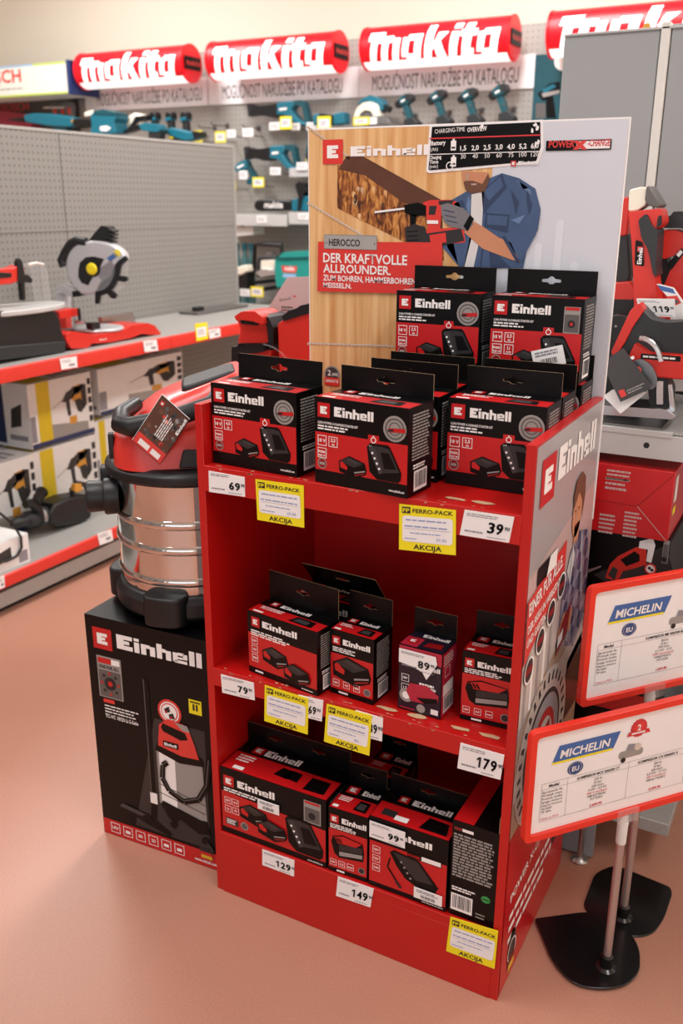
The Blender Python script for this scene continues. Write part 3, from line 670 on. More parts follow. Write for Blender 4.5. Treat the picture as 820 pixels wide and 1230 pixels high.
        f.rect(e, e, w-e, h-e, 'purple_dark', 1); f.poly([(e, h*.78), (w*.5, h*.86), (w-e, h*.8), (w-e, h-e), (e, h-e)], 'magenta_print', 2); f.emblem(w*.06, h*.83, w*.16, 3); f.einhell(w*.5, h*.70, h*.07, 'white_print', 3, w=w*.46)
        for k in range(2): p_icon(f, w*.08, h*(.45-.15*k), h*.115, ('18V', '1,5')[k])
        q = lambda *l: [(w*(.56+.4*a), h*(.26+.25*b)) for a, b in l]
        f.disc(w*.2, h*.24, w*.16, 'grey_print', 3); f.disc(w*.2, h*.24, w*.09, 'white_print', 4); f.poly(q((-.9, .2), (-.7, .75), (.3, .85), (.98, .4), (.95, -.05), (.2, -.3), (-.6, -.35)), 'magenta_print', 5); f.poly(q((-.3, -.05), (.9, .2), (.95, -.05), (.2, -.3)), 'black_print', 6)
        f.scribble(w*.5, h*.40, w*.95, h*.5, 2, 'white_print', 4, .7); f.disc(w*.55, h*.09, w*.1, 'grey_print', 3); f.rect(w*.78, h*.05, w*.95, h*.13, 'white_print', 3); f.rect(w*.05, h*.03, w*.4, h*.05, 'magenta_print', 3)
        t.rect(e, e, w-e, dp-e, 'purple_dark', 1); t.rect(e, e, w*.4, dp*.6, 'magenta_print', 2); t.emblem(w*.1, dp*.2, dp*.3, 3); t.einhell(w*.3, dp*.7, dp*.18, 'white_print', 3, w=w*.6); t.poly([(w*.5, dp*.15), (w*.9, dp*.2), (w*.86, dp*.5), (w*.55, dp*.45)], 'carton_dark_red', 3)
        s.rect(e, h*.55, dp-e, h-e, 'magenta_print', 1); s.rect(e, e, dp-e, h*.55, 'magenta_print', 1); s.rect(dp*.1, h*.32, dp*.8, h*.5, 'white_print', 2); s.frame(dp*.2, h*.6, dp*.55, h*.75, .001, 'white_print', 2)
        s.scribble(dp*.1, h*.78, dp*.9, h*.95, 4, 'white_print', 2, .4); s.barcode(dp*.15, h*.05, dp*.85, h*.3, 2)
    elif kind == 'twin_kit':
        f.rect(e, h*.085, w-e, h*.50, 'carton_red', 1); f.poly([(e, h*.5), (w-e, h*.5), (w-e, h*.56), (e, h*.64)], 'carton_red', 1); head(.03, .73, h*.16, w*.36); f.scribble(w*.03, h*.64, w*.38, h*.71, 2, 'white_print', 2, .6)
        for k in range(4): p_icon(f, w*(.035+.075*(k % 2)), h*(.46-.13*(k//2)), h*.1, ('18V', '4,0', '2x', '75')[k])
        p_batt(f, w*.32, h*.42, h*.42); p_batt(f, w*.5, h*.29, h*.42, 8); p_charger(f, w*.8, h*.35, h*.5)
        f.rect(w*.04, h*.14, w*.165, h*.24, 'dark_grey_print', 2); f.scribble(w*.05, h*.15, w*.155, h*.23, 3, 'white_print', 3); f.disc(w*.225, h*.19, h*.06, 'grey_print', 2); f.disc(w*.225, h*.19, h*.045, 'dim_print', 3)
        f.rect(w*.80, h*.60, w*.955, h*.92, 'grey_print', 2); f.rect(w*.81, h*.62, w*.945, h*.82, 'dim_print', 3); f.rect(w*.81, h*.88, w*.945, h*.91, 'carton_red', 3); f.disc(w*.875, h*.71, h*.05, 'ink', 4)
        f.text('www.einhell.com', w*.97, h*.025, h*.026, 'white_print', 2, True, al='r', w=w*.14)
        t.rect(e, e, w-e, dp*.6, 'carton_red', 1); t.emblem(w*.12, dp*.66, dp*.24, 2); t.einhell(w*.24, dp*.68, dp*.2, 'white_print', 2, w=w*.34); t.scribble(w*.06, dp*.3, w*.22, dp*.55, 3, 'white_print', 2, .5)
        for q in (.45, .54): t.poly([(w*q, dp*.25), (w*(q+.14), dp*.22), (w*(q+.13), dp*.5), (w*(q+.03), dp*.52)], 'black_print', 2)
        t.poly([(w*.76, dp*.1), (w*.95, dp*.12), (w*.93, dp*.5), (w*.76, dp*.5)], 'black_print', 2); t.rect(w*.1, dp*.06, w*.2, dp*.16, 'white_print', 2)
    elif kind == 'car_charger':
        f.rect(e, h*.07, w-e, h*.66, 'carton_red', 1); head(.05, .78, h*.13, w*.58); f.rect(w*.5, h*.60, w*.93, h*.68, 'black_print', 2); f.rect(w*.68, h*.61, w*.92, h*.67, 'white_print', 3); f.text('POWER', w*.515, h*.62, h*.035, 'carton_red', 4, True, w=w*.15)
        for k in range(3): p_icon(f, w*.05, h*(.50-.13*k), h*.1, ('18V', '12V', '240')[k])
        q = lambda *l: [(w*(.58+.34*a), h*(.40+.24*b)) for a, b in l]
        f.poly(q((-.9, .75), (-.75, .95), (.2, .8), (.95, -.4), (.8, -.85), (.1, -.75), (-.3, -.5), (-.65, .1)), 'black_print', 3); f.poly(q((-.8, .85), (.15, .74), (.75, -.3), (.1, -.4)), 'dark_grey_print', 4)
        for k in range(4): f.disc(*q((-.45+.12*k, .4-.26*k))[0], h*.015, 'grey_print', 5)
        f.line(w*.28, h*.5, w*.25, h*.36, h*.02, 'black_print', 3); f.line(w*.25, h*.36, w*.38, h*.18, h*.025, 'black_print', 3); f.line(w*.36, h*.2, w*.43, h*.12, h*.04, 'ink', 4)
        f.scribble(w*.7, h*.025, w*.97, h*.045, 1, 'white_print', 2)
        t.rect(e, e, w-e, dp*.55, 'carton_red', 1); t.emblem(w*.18, dp*.66, dp*.22, 2); t.einhell(w*.36, dp*.68, dp*.18, 'white_print', 2, w=w*.5); t.rect(w*.1, dp*.15, w*.28, dp*.35, 'dark_grey_print', 2); t.rect(w*.28, dp*.1, w*.45, dp*.25, 'white_print', 2); t.poly([(w*.6, dp*.1), (w*.95, dp*.1), (w*.9, dp*.45), (w*.65, dp*.48)], 'black_print', 2)
    elif kind == 'end_on':
        f.rect(w*.04, h*.905, w*.46, h*.945, 'dark_grey_print', 2); f.rect(w*.22, h*.91, w*.46, h*.94, 'white_print', 3); f.text('POWER', w*.05, h*.915, h*.022, 'carton_red', 4, True, w=w*.16)
        f.scribble(w*.04, h*.42, w*.94, h*.88, 15, 'grey_print', 2, .62, .12); f.scribble(w*.05, h*.27, w*.6, h*.32, 2, 'white_print', 2); f.barcode(w*.04, h*.06, w*.52, h*.24); f.scribble(w*.6, h*.05, w*.8, h*.12, 2, 'grey_print', 2, .4, .5)
        f.disc(w*.8, h*.285, w*.1, 'green_dot', 2, ry=w*.085); f.rect(w*.72, h*.28, w*.88, h*.29, 'ink', 3)
        t.rect(e, e, w*.45, dp-e, 'carton_red', 1)
    if kind != 'lamp': side_print(s, dp, h)
    CARTON[key] = mb.mesh('carton'); return CARTON[key]
def tab_mesh(w, th, holes=1, s=1.0):
    key = ('tab', w, th, holes)
    if key not in CARTON:
        mb = MB(); hs = [euro(w, th*.55, s)] if holes == 1 else [[(a-w*.22, b) for a, b in euro(w, th*.55, s)], [(a+w*.2, b) for a, b in euro(w, th*.55, s)]]
        mb.prism([(.0005, 0), (w-.0005, 0), (w-.0005, th), (.0005, th)], (0, 0, 0), (1, 0, 0), (0, 0, 1), (0, .0014, 0), 'black_print', holes=hs, mside='kraft_edge'); CARTON[key] = mb.mesh('hang_tab')
    return CARTON[key]
def tab_hole_label(): pass
def boxed(name, kind, label, cat, loc, deg, w, dp, h, tabh=.04, tilt=0, holes=1, group=None, ah='2,5', mins='50', tab_side=False, hs=1.0):
    t = thing(name, label, cat, loc, math.radians(deg), group)
    c = bpy.data.objects.new('carton', carton_mesh(kind, w, dp, h, ah, mins)); COL.objects.link(c); c.parent = t
    tw = dp if tab_side else w
    k = bpy.data.objects.new('hang_tab', tab_mesh(tw, tabh, holes, hs)); COL.objects.link(k); k.parent = t
    if tab_side: k.location = (w, 0, h); k.rotation_euler = (0, 0, PI/2)
    else: k.location = (0, dp-.0014, h); k.rotation_euler = (math.radians(tilt), 0, 0)
    return t
KW, KD, KH = .160, .078, .141
BG = 'boxed battery and charger kits on the top shelf'
Z1, Z2, Z3 = H1+.001, H2+.001, H3-.0015
SB = {}
K = lambda key, kind, label, x, y, z, deg, **k: SB.__setitem__(key, boxed('battery_kit_box', kind, label, 'box', (x, y, z), deg, k.pop('w', KW), KD, KH, group=BG, **k))
K('A', 'kit', 'kit box marked 75 min at the left end of the top shelf', .020, .022, Z1, -4, w=.178, ah='4,0', mins='75', tilt=-3)
K('B', 'kit', 'kit box nearest the front in the middle of the top shelf', .234, .006, Z1, -5, w=.172)
K('C', 'kit', 'front kit box at the right of the top shelf by the side panel', .424, .100, Z1, 0)
K('B2', 'kit', 'kit box second in line behind the front middle box on the top shelf', .252, .093, Z1, 0)
K('B3', 'kit', 'kit box third in line behind the front middle box on the top shelf', .250, .176, Z1, 0)
K('C2', 'kit', 'kit box second in line in the right-hand row of the top shelf', .424, .186, Z1, 0)
K('B4', 'kit', 'hidden kit box carrying the left of the two raised boxes', .240, .3025, Z1, 0)
K('C3', 'kit', 'kit box at the back of the right-hand row carrying the raised box', .424, .3025, Z1, 0)
K('D', 'kit', 'raised kit box with round dial print stacked before the poster at left', .238, .299, Z1+KH+.001, 0)
K('E', 'kit_photo', 'raised kit box with white barcode sticker stacked before the poster', .418, .299, Z1+KH+.001, 0)
MG = 'battery boxes on the middle shelf'
def Bx(key, name, kind, label, x, y, z, deg, w, dp, h, g, **k): SB[key] = boxed(name, kind, label, 'box', (x, y, z), deg, w, dp, h, group=g, **k)
Bx('F', 'twin_battery_box', 'twin_battery', 'wide red and black box printed with two batteries at the left of the middle shelf', .082, .020, Z2, -8, .160, .064, .124, MG, tabh=.058, ah='4,0', hs=.9)
Bx('F2', 'twin_battery_box', 'twin_battery', 'box with bent black tab standing behind the wide two-battery box', .120, .125, Z2, -3, .160, .064, .128, MG, tabh=.062, tilt=38, ah='4,0', hs=.9)
Bx('G', 'battery_box', 'battery', 'small red box printed with one black battery beside the two-battery box', .252, .024, Z2, -4, .088, .064, .124, MG, tabh=.050, ah='4,0', hs=.8)
Bx('H', 'lamp_box', 'lamp', 'small purple and magenta box with torn 89 price sticker on the middle shelf', .380, .032, Z2, -2, .080, .058, .122, MG, tabh=.046, hs=.9)
Bx('I', 'battery_box', 'red_battery', 'red box printed with a thick red battery at the right end of the middle shelf', .487, .050, Z2, 3, .090, .070, .128, MG, tabh=.044, ah='6,0', hs=.8)
LG = 'boxes on the bottom shelf'
Bx('J', 'twin_battery_kit_box', 'twin_kit', 'widest box with two batteries and charger at the left of the bottom shelf', .018, .003, Z3, 0, .236, .100, .150, LG, tabh=.046, holes=2, hs=.9)
Bx('K', 'battery_box', 'red_battery', 'narrow red battery box squeezed in the middle of the bottom shelf', .259, .003, Z3, 2, .080, .088, .140, LG, tabh=.045, ah='5,2', hs=.8)
Bx('K2', 'battery_box', 'red_battery', 'box in the dark behind the narrow battery box on the bottom shelf', .262, .135, Z3, 0, .080, .088, .140, LG, tabh=.045, ah='5,2', hs=.8)
Bx('L', 'car_charger_box', 'car_charger', 'red charger box with 99 price sticker on the bottom shelf', .343, .004, Z3, 0, .152, .090, .150, LG, tabh=.036, hs=.9)
Bx('M', 'battery_kit_box', 'end_on', 'tall black box turned end-on at the right of the bottom shelf', .500, .006, Z3, -.3, .083, .165, .196, LG, tabh=.03, tab_side=True)

# ------------------------------------------------------------------ price tags
def plate(corners, P0, n, depth, mb, m='paper'):
    pts = [atp(u, v, P0, n) for u, v in corners]      # TL TR BR BL
    nn = Vector(n).normalized()
    mb.add([p for p in pts]+[p-nn*depth for p in pts], [(3, 2, 1, 0), (4, 5, 6, 7), (0, 1, 5, 4), (1, 2, 6, 5), (2, 3, 7, 6), (3, 0, 4, 7)], m)
    d = D(mb, pts[3], pts[2]-pts[3], pts[0]-pts[3])
    d.w = (pts[2]-pts[3]).length; d.h = (pts[0]-pts[3]).length
    if d.N.dot(nn) < 0: d.N = -d.N
    return d
def price(mb, d, num, sup='90', x=.56, hh=.34):
    w, h = d.w, d.h
    d.scribble(w*.06, h*.78, w*.75, h*.92, 2, 'ink_grey', 1, .45); d.num(num, w*x, h*.26, h*hh, 'ink', 2, w=w*.165*len(num)); d.text(sup, w*(x+.17*len(num)), h*.44, h*.14, 'ink', 2, True)
    d.scribble(w*.08, h*.16, w*.5, h*.26, 1, 'ink_grey', 1, .6); d.scribble(w*.55, h*.06, w*.95, h*.12, 1, 'ink_grey', 1, .5)
PG = 'white paper price tags on the red stand'
def ptag(corners, num, label, y=-.0035, **k):
    mb = MB(); d = plate(corners, (0, y, 0), (0, -1, 0), .0012, mb); price(mb, d, num, **k); return tag(mb.build('price_tag'), label, 'price tag', PG)
def promo(corners, label, y=-.0042, pen=None):
    mb = MB(); d = plate(corners, (0, y, 0), (0, -1, 0), .0012, mb, 'label_yellow'); w, h = d.w, d.h
    d.poly(rnd([(w*.06, h*.2), (w*.94, h*.2), (w*.94, h*.76), (w*.06, h*.76)], w*.06), 'paper', 1)
    d.rect(w*.05, h*.81, w*.20, h*.95, 'ink', 1); d.text('FP', w*.065, h*.835, h*.085, 'label_yellow', 2, True, w=w*.12); d.text('FERRO-PACK', w*.24, h*.835, h*.085, 'ink', 1, True, w=w*.7)
    d.text('AKCIJA', w*.26, h*.045, h*.105, 'ink', 1, True, w=w*.5)
    d.scribble(w*.12, h*.64, w*.9, h*.71, 1, 'pen_blue', 2, .4, .1); d.scribble(w*.1, h*.5, w*.9, h*.58, 1, 'pen_blue', 2, .35, .1); d.line(w*.1, h*.485, w*.9, h*.485, h*.006, 'ink_grey', 2)
    d.scribble(w*.2, h*.36, w*.8, h*.43, 1, 'pen_blue', 2, .3); d.scribble(w*.1, h*.24, w*.4, h*.3, 1, 'pen_blue', 2, .35)
    if pen: d.text(pen, w*.66, h*.25, h*.075, 'pen_blue', 2)
    return tag(mb.build('promotion_card'), label, 'sale card', 'yellow sale cards on the red stand')
TAGX = .56
ptag([(250.4, 565.5), (293.4, 573.2), (294, 596.8), (251, 590.8)], '69', 'white price tag reading 69 at the left end of the top shelf edge')
ptag([(557.9, 612.3), (617.3, 621.2), (610.9, 652), (551.8, 642.4)], '39', 'tilted white price tag reading 39 at the right end of the top shelf edge', x=.52, hh=.4)
ptag([(265, 810), (304.4, 820.4), (305.7, 841.3), (266.8, 832)], '79', 'white price tag reading 79 at the left end of the middle shelf edge', x=.5)
ptag([(358, 834.5), (388, 841.5), (386.2, 866.8), (357, 859)], '69', 'white price tag half covered by the left yellow card of the middle shelf', y=-.0034, x=.44, hh=.36)
ptag([(427, 853), (459.7, 862.7), (458.4, 890.7), (426, 882)], '39', 'white price tag half covered by the right yellow card of the middle shelf', y=-.0034, x=.5, hh=.36)
ptag([(552.9, 892.4), (605.5, 907.2), (600.6, 936.8), (548.9, 922.7)], '179', 'white price tag reading 179 at the right end of the middle shelf edge', x=.40, hh=.4)
ptag([(314.9, 1020.4), (353.3, 1033.8), (352.7, 1053), (314.9, 1039)], '129', 'white price tag reading 129 on the red front panel under the widest box', x=.42, hh=.38)
ptag([(405.6, 1053), (448.5, 1067.9), (444.5, 1090), (403.4, 1076)], '149', 'white price tag reading 149 on the red front panel under the narrow battery box', x=.42, hh=.38)
promo([(306.6, 575.6), (364.4, 583.4), (365, 634), (309, 624.4)], 'yellow sale card under the gap between the left boxes of the top shelf', pen='69,90')
promo([(479.3, 605.2), (547.2, 613), (547, 667), (479, 660)], 'yellow sale card beside the tilted 39 price tag on the top shelf edge', pen='39.90')
promo([(317.8, 823), (370.1, 839.2), (369.3, 882.4), (317.3, 866)], 'yellow sale card on the middle shelf edge below the two-battery box')
promo([(392.2, 845.6), (446.5, 859.5), (443.2, 907.9), (388.9, 890.7)], 'yellow sale card on the middle shelf edge below the single-battery box', pen='89.-')
promo([(540.7, 1101.4), (598, 1118.5), (593.6, 1164), (535.5, 1142.4)], 'yellow sale card on the front panel at the bottom right of the stand')
# stickers on the boxes
def sticker(key, x0, z0, x1, z1, num=None, tilt=0, torn=False):
    t = SB[key]; mb = MB(); c, s = math.cos(tilt), math.sin(tilt); w, h = x1-x0, z1-z0
    pts = [(0, 0), (w, 0), (w, h), (0, h)] if not torn else [(0, h*.30), (w*.35, h*.22), (w*.62, h*.08), (w*.74, -h*.28), (w*.86, h*.1), (w, h*.62), (w*.96, h*1.0), (0, h)]
    pts = [(x0+a*c-b*s, z0+a*s+b*c) for a, b in pts]
    mb.prism(pts, (0, -.0042, 0), (1, 0, 0), (0, 0, 1), (0, .001, 0), 'paper')
    d = D(mb, (x0, -.0042, z0), (c, 0, s), (-s, 0, c)); d.w = w; d.h = h
    if num: price(mb, d, num, x=.52 if not torn else .5, hh=.36)
    else: d.barcode(w*.2, h*.1, w*.8, h*.5, 1); d.scribble(w*.1, h*.6, w*.9, h*.9, 2, 'ink_grey', 1)
    mb.X = TM[t.name]; mb.V = [mb.X @ v for v in mb.V]; mb.build('price_sticker', t)
sticker('E', .085, .020, .140, .052, tilt=.28)
sticker('H', .002, .080, .072, .116, '89', torn=True)
sticker('J', .088, .085, .136, .107)
sticker('L', .002, .108, .072, .142, '99')
sticker('L', .092, .012, .146, .034)
# ------------------------------------------------------------------ vacuum cleaner on its carton
vb = thing('vacuum_cleaner_box', 'tall black box printed with a vacuum, on the floor left of the stand', 'box', (-.326, .026, 0), math.radians(3))
VW, VD, VH = .302, .345, .535
mb = MB(); mb.box(0, VW, 0, VD, 0, VH, 'black_print'); f = D(mb, (0, 0, 0), (1, 0, 0), (0, 0, 1))
w, h = VW, VH
f.rect(.001, .001, w-.001, h*.075, 'carton_red', 1)
f.poly([(.09, h*.09), (w-.02, h*.09), (w-.02, h*.62), (.16, h*.62)], 'dark_grey_print', 1)
f.emblem(w*.06, h*.865, .048, 2); f.einhell(w*.26, h*.885, .032, 'white_print', 2, w=w*.68)
f.rect(w*.075, h*.655, w*.28, h*.835, 'grey_print', 2); f.rect(w*.085, h*.66, w*.27, h*.775, 'dim_print', 3); f.rect(w*.085, h*.805, w*.27, h*.828, 'carton_red', 3); f.rect(w*.2, h*.805, w*.27, h*.828, 'white_print', 4)
f.text('ONE FOR ALL', w*.09, h*.783, .0075, 'ink', 4, True, w=w*.17); f.disc(w*.178, h*.72, .015, 'ink', 4); f.disc(w*.178, h*.72, .006, 'carton_red', 5)
for k in range(8): a = k*PI/4; f.disc(w*.178+.021*math.cos(a), h*.72+.024*math.sin(a), .0035, 'ink' if k % 2 else 'carton_red', 5, n=8)
f.rect(w*.105, h*.632, w*.2, h*.648, 'label_red', 2); f.scribble(w*.11, h*.585, w*.40, h*.625, 3, 'white_print', 2, .4, .2); f.text('TC-VC 18/20 Li S-Solo', w*.11, h*.565, .0085, 'white_print', 2, True, w=w*.28)
f.rect(w*.82, h*.685, w*.92, h*.745, 'label_yellow', 2); f.rect(w*.85, h*.70, w*.865, h*.727, 'ink', 3); f.rect(w*.875, h*.70, w*.89, h*.727, 'ink', 3); f.rect(w*.83, h*.732, w*.91, h*.738, 'ink', 3)
f.disc(w*.66, h*.665, w*.095, 'label_red', 2); f.disc(w*.66, h*.665, w*.078, 'white_print', 3); f.disc(w*.66, h*.665, w*.068, 'label_red', 4); f.disc(w*.66, h*.665, w*.06, 'white_print', 5)
f.poly([(w*.62, h*.675), (w*.66, h*.69), (w*.67, h*.668), (w*.63, h*.658)], 'ink', 6); f.poly([(w*.655, h*.655), (w*.69, h*.665), (w*.705, h*.642), (w*.66, h*.636)], 'ink', 6); f.rect(w*.625, h*.66, w*.645, h*.668, 'carton_red', 7); f.rect(w*.665, h*.64, w*.685, h*.648, 'carton_red', 7)
# printed vacuum, tube, floor nozzle and hose
f.rect(w*.455, h*.26, w*.50, h*.78, 'black_print', 3); f.line(w*.462, h*.27, w*.462, h*.78, .002, 'dim_print', 4); f.rect(w*.45, h*.225, w*.51, h*.275, 'white_print', 4); f.poly([(w*.44, h*.15), (w*.49, h*.15), (w*.505, h*.225), (w*.455, h*.225)], 'black_print', 4)
f.poly([(w*.17, h*.16), (w*.2, h*.178), (w*.42, h*.165), (w*.62, h*.105), (w*.60, h*.09), (w*.40, h*.115)], 'black_print', 4); f.poly([(w*.17, h*.16), (w*.2, h*.178), (w*.40, h*.16), (w*.36, h*.145)], 'charcoal_print', 5)
f.poly([(w*.53, h*.24), (w*.53, h*.50), (w*.90, h*.475), (w*.92, h*.22), (w*.72, h*.20)], 'grey_print', 3); f.poly([(w*.55, h*.25), (w*.55, h*.49), (w*.68, h*.485), (w*.68, h*.225)], 'white_print', 4)
for z in (.27, .31): f.line(w*.53, h*(z+.02), w*.91, h*(z-.02), .002, 'dim_print', 5)
f.poly([(w*.52, h*.48), (w*.54, h*.515), (w*.90, h*.50), (w*.92, h*.465), (w*.72, h*.45)], 'black_print', 5)
f.poly([(w*.55, h*.505), (w*.57, h*.60), (w*.645, h*.635), (w*.80, h*.625), (w*.85, h*.55), (w*.88, h*.49), (w*.74, h*.485)], 'label_red', 6); f.poly([(w*.585, h*.59), (w*.60, h*.61), (w*.78, h*.592), (w*.80, h*.565), (w*.74, h*.555), (w*.6, h*.575)], 'black_print', 7); f.poly([(w*.70, h*.628), (w*.80, h*.625), (w*.82, h*.60), (w*.76, h*.60)], 'grey_print', 7)
f.rect(w*.595, h*.51, w*.72, h*.535, 'black_print', 7); f.einhell(w*.605, h*.515, .007, 'white_print', 8, w=w*.10)
hp = [(.62, .44), (.58, .42), (.57, .36), (.62, .31), (.74, .28), (.86, .31), (.93, .38), (.96, .5)]
for a, b in zip(hp, hp[1:]): f.line(w*a[0], h*a[1], w*b[0], h*b[1], .013, 'black_print', 8); f.line(w*a[0], h*a[1]+.003, w*b[0], h*b[1]+.003, .002, 'dim_print', 9)
f.poly([(w*.54, h*.235), (w*.56, h*.255), (w*.92, h*.21), (w*.94, h*.16), (w*.85, h*.15), (w*.70, h*.19), (w*.66, h*.165), (w*.60, h*.18)], 'black_print', 6)
for x, z in ((.64, .155), (.90, .125)): f.disc(w*x, h*z, .009, 'black_print', 7)
f.disc(w*.905, h*.088, .0175, 'dark_grey_print', 7); f.rect(w*.86, h*.075, w*.95, h*.095, 'ink', 8); f.rect(w*.86, h*.06, w*.95, h*.075, 'carton_red', 8); f.rect(w*.86, h*.045, w*.95, h*.06, 'german_gold', 8)
for k, t in enumerate(('18V', '', '80', '20', '', '')): p_icon(f, w*(.07+.112*k), h*.018, .025, t or None)
f.text('www.einhell.com', w*.80, h*.02, .0075, 'white_print', 3, True, w=w*.18)
mb.X = TM[vb.name]; mb.V = [mb.X @ v for v in mb.V]; mb.build('carton', vb, .0015)

VC = Vector((-.174, .203, 0)); ev = Vector((.79, .61, 0)).normalized(); nv = Vector((.61, -.79, 0)).normalized()      # ev: to the right as seen, nv: towards the aisle
vac = thing('wet_dry_vacuum', 'steel drum wet and dry vacuum with red head standing on its black box', 'vacuum cleaner', (VC.x, VC.y, VH))
z0 = VH+.0015
mb = MB(); mb.lathe([(.02, .012), (.155, .012), (.163, .02), (.163, .05), (.152, .066), (.02, .066)], 'black_plastic', (VC.x, VC.y, z0), n=48)
for k, a in enumerate((200, 285, 62, 128)):
    a = math.radians(a); c = VC+Vector((math.cos(a), math.sin(a), 0))*.135; u = Vector((math.cos(a), math.sin(a), 0)); v = Vector((-u.y, u.x, 0))
    mb.prism(rnd([(-.05, -.045), (.045, -.045), (.045, .045), (-.05, .045)], .03), (c.x, c.y, z0+.008), u, v, (0, 0, .062), 'black_plastic')
vbase = mb.build('base', vac, .005, 3)
for a in (200, 285, 62, 128):
    a = math.radians(a); c = VC+Vector((math.cos(a), math.sin(a), 0))*.135; mb = MB(); mb.lathe([(.008, -.011), (.019, -.011), (.022, -.007), (.022, .007), (.019, .011), (.008, .011)], 'rubber', (c.x, c.y, z0+.0215), (math.sin(a), -math.cos(a), 0), 20); mb.build('castor', vbase)
zb = z0+.062; prof = [(.02, 0), (.147, 0), (.150, .006)]
for zz in (.022, .088, .140):
    prof += [(.150, zz), (.1535, zz+.004), (.1545, zz+.009), (.1535, zz+.014), (.150, zz+.018)]
prof += [(.150, .225), (.152, .232), (.02, .232)]
mb = MB(); mb.lathe(prof, 'chrome', (VC.x, VC.y, zb), n=64); vdrum = mb.build('drum', vac)
zr = zb+.226
mb = MB(); mb.lathe([(.02, 0), (.150, 0), (.163, .004), (.167, .010), (.167, .022), (.161, .028), (.150, .034), (.02, .034)], 'black_plastic', (VC.x, VC.y, zr), n=56)
for a in (180, -30): 
    r = math.radians(a); c = VC+ev*math.cos(r)*.158+nv*math.sin(r)*.158; mb.prism(rnd([(-.02, -.05), (.02, -.05), (.02, .03), (-.02, .03)], .006), (c.x, c.y, zr-.02), nv, (0, 0, 1), ev*.018*(1 if a < 90 else -1), 'black_plastic')
mb.build('rim', vac, .002)
mb = MB(); pc = VC-ev*.148+nv*.035
for r0, r1, h0, h1 in ((.036, .038, -.008, .022), (.030, .032, .02, .055)): mb.lathe([(r0*.6, h0), (r0, h0), (r1, h1-.004), (r1-.002, h1), (r1*.7, h1), (r1*.65, h1-.02)], 'black_plastic', (pc.x, pc.y, zb+.183), -ev, 24)
mb.build('hose_port', vdrum, .001)
# head: lofted rounded sections rising to the back right
def sec(z, a0, a1, n0, n1, r, tilt=0):
    q = rnd([(a0, n0), (a1, n0), (a1, n1), (a0, n1)], r, 6); return [VC+ev*a+nv*b+Vector((0, 0, z+tilt*a)) for a, b in q]
zh = zr+.030
mb = MB(); mb.loft([sec(zh, -.146, .146, -.13, .135, .09), sec(zh+.035, -.146, .143, -.125, .130, .085), sec(zh+.062, -.140, .14, -.12, .122, .08, .02), sec(zh+.075, -.127, .137, -.118, .110, .07, .06), sec(zh+.098, -.108, .130, -.11, .092, .06, .22), sec(zh+.122, -.088, .120, -.10, .078, .05, .32), sec(zh+.134, -.066, .108, -.09, .062, .045, .36)], 'vac_red')
vhead = mb.build('head', vac, 0)
mb = MB(); mb.prism(rnd([(-.055, -.05), (.055, -.05), (.055, .055), (-.055, .055)], .02), VC+ev*.045+nv*-.01+Vector((0, 0, zh+.140)), (ev+Vector((0, 0, .30))).normalized(), nv, (0, 0, .018), 'dark_plastic'); mb.build('battery_cover', vhead, .006, 3)
mb = MB()
hpts = [VC+ev*a+nv*b+Vector((0, 0, zh+c)) for a, b, c in ((-.095, .03, .110), (-.122, .075, .100), (-.122, .115, .090), (-.105, .128, .086), (-.02, .128, .102), (.045, .122, .122), (.062, .09, .135), (.062, .04, .142))]
mb.tube(hpts, [.014, .017, .019, .019, .018, .017, .016, .013], 'black_plastic', 12, 1.0); mb.build('carry_handle', vhead)
mb = MB(); o = VC-ev*.142+nv*.108+Vector((0, 0, zh+.012)); mb.prism(rnd([(0, 0), (.02, 0), (.02, .05), (0, .05)], .004), VC-ev*.141+nv*.055+Vector((0, 0, zh+.012)), nv, (0, 0, 1), -ev*.010, 'black_plastic')
mb.build('name_plate', vhead, .001)
mb = MB(); a = VC-ev*.02+nv*.128+Vector((0, 0, zh+.006)); mb.prism(rnd([(0, 0), (.10, 0), (.09, .03), (.01, .035)], .006), a, ev, (0, 0, 1), nv*.014, 'dark_plastic'); mb.build('switch_panel', vhead, .003)
# booklet hung from the handle
mb = MB(); O = VC+nv*.158
tg = [atp(u, v, O, nv) for u, v in ((192, 558), (158.5, 529), (207.7, 482), (228, 504))]
U = (tg[3]-tg[0]); V = (tg[1]-tg[0]); uu, vv = U.normalized(), V.normalized(); tw, tl = U.length, V.length
mb.prism([(0, 0), (tw, 0), (tw, tl), (0, tl)], tg[0], uu, vv, -nv*.006, 'black_print', mside='paper')
d = D(mb, tg[0]+nv*.0003, uu, vv); 
if d.N.dot(nv) < 0: d.N = -d.N
d.rect(.001, .001, tw*.22, tl-.001, 'label_red', 1); d.rect(tw*.04, tl*.12, tw*.14, tl*.42, 'white_print', 2); d.rect(tw*.04, tl*.5, tw*.14, tl*.85, 'white_print', 2)
d.rect(tw*.22, .001, tw-.001, tl-.001, 'timber_dark', 1)
for k in range(60): 
    x, y = tw*(.24+.68*random.random()), tl*(.06+.84*random.random()); d.disc(x, y, .002+.003*random.random(), random.choice(['dim_print', 'charcoal_print', 'bosch_panel', 'dim_print', 'grey_print', 'hair_print', 'timber_dark', 'label_red']), 2, n=7)
d.emblem(tw*.84, tl*.80, tl*.13, 3); d.einhell(tw*.62, tl*.04, tl*.09, 'white_print', 3, w=tw*.33); d.scribble(tw*.35, tl*.3, tw*.8, tl*.6, 5, 'white_print', 3, .5, .3)
mb.build('instruction_booklet', vac)
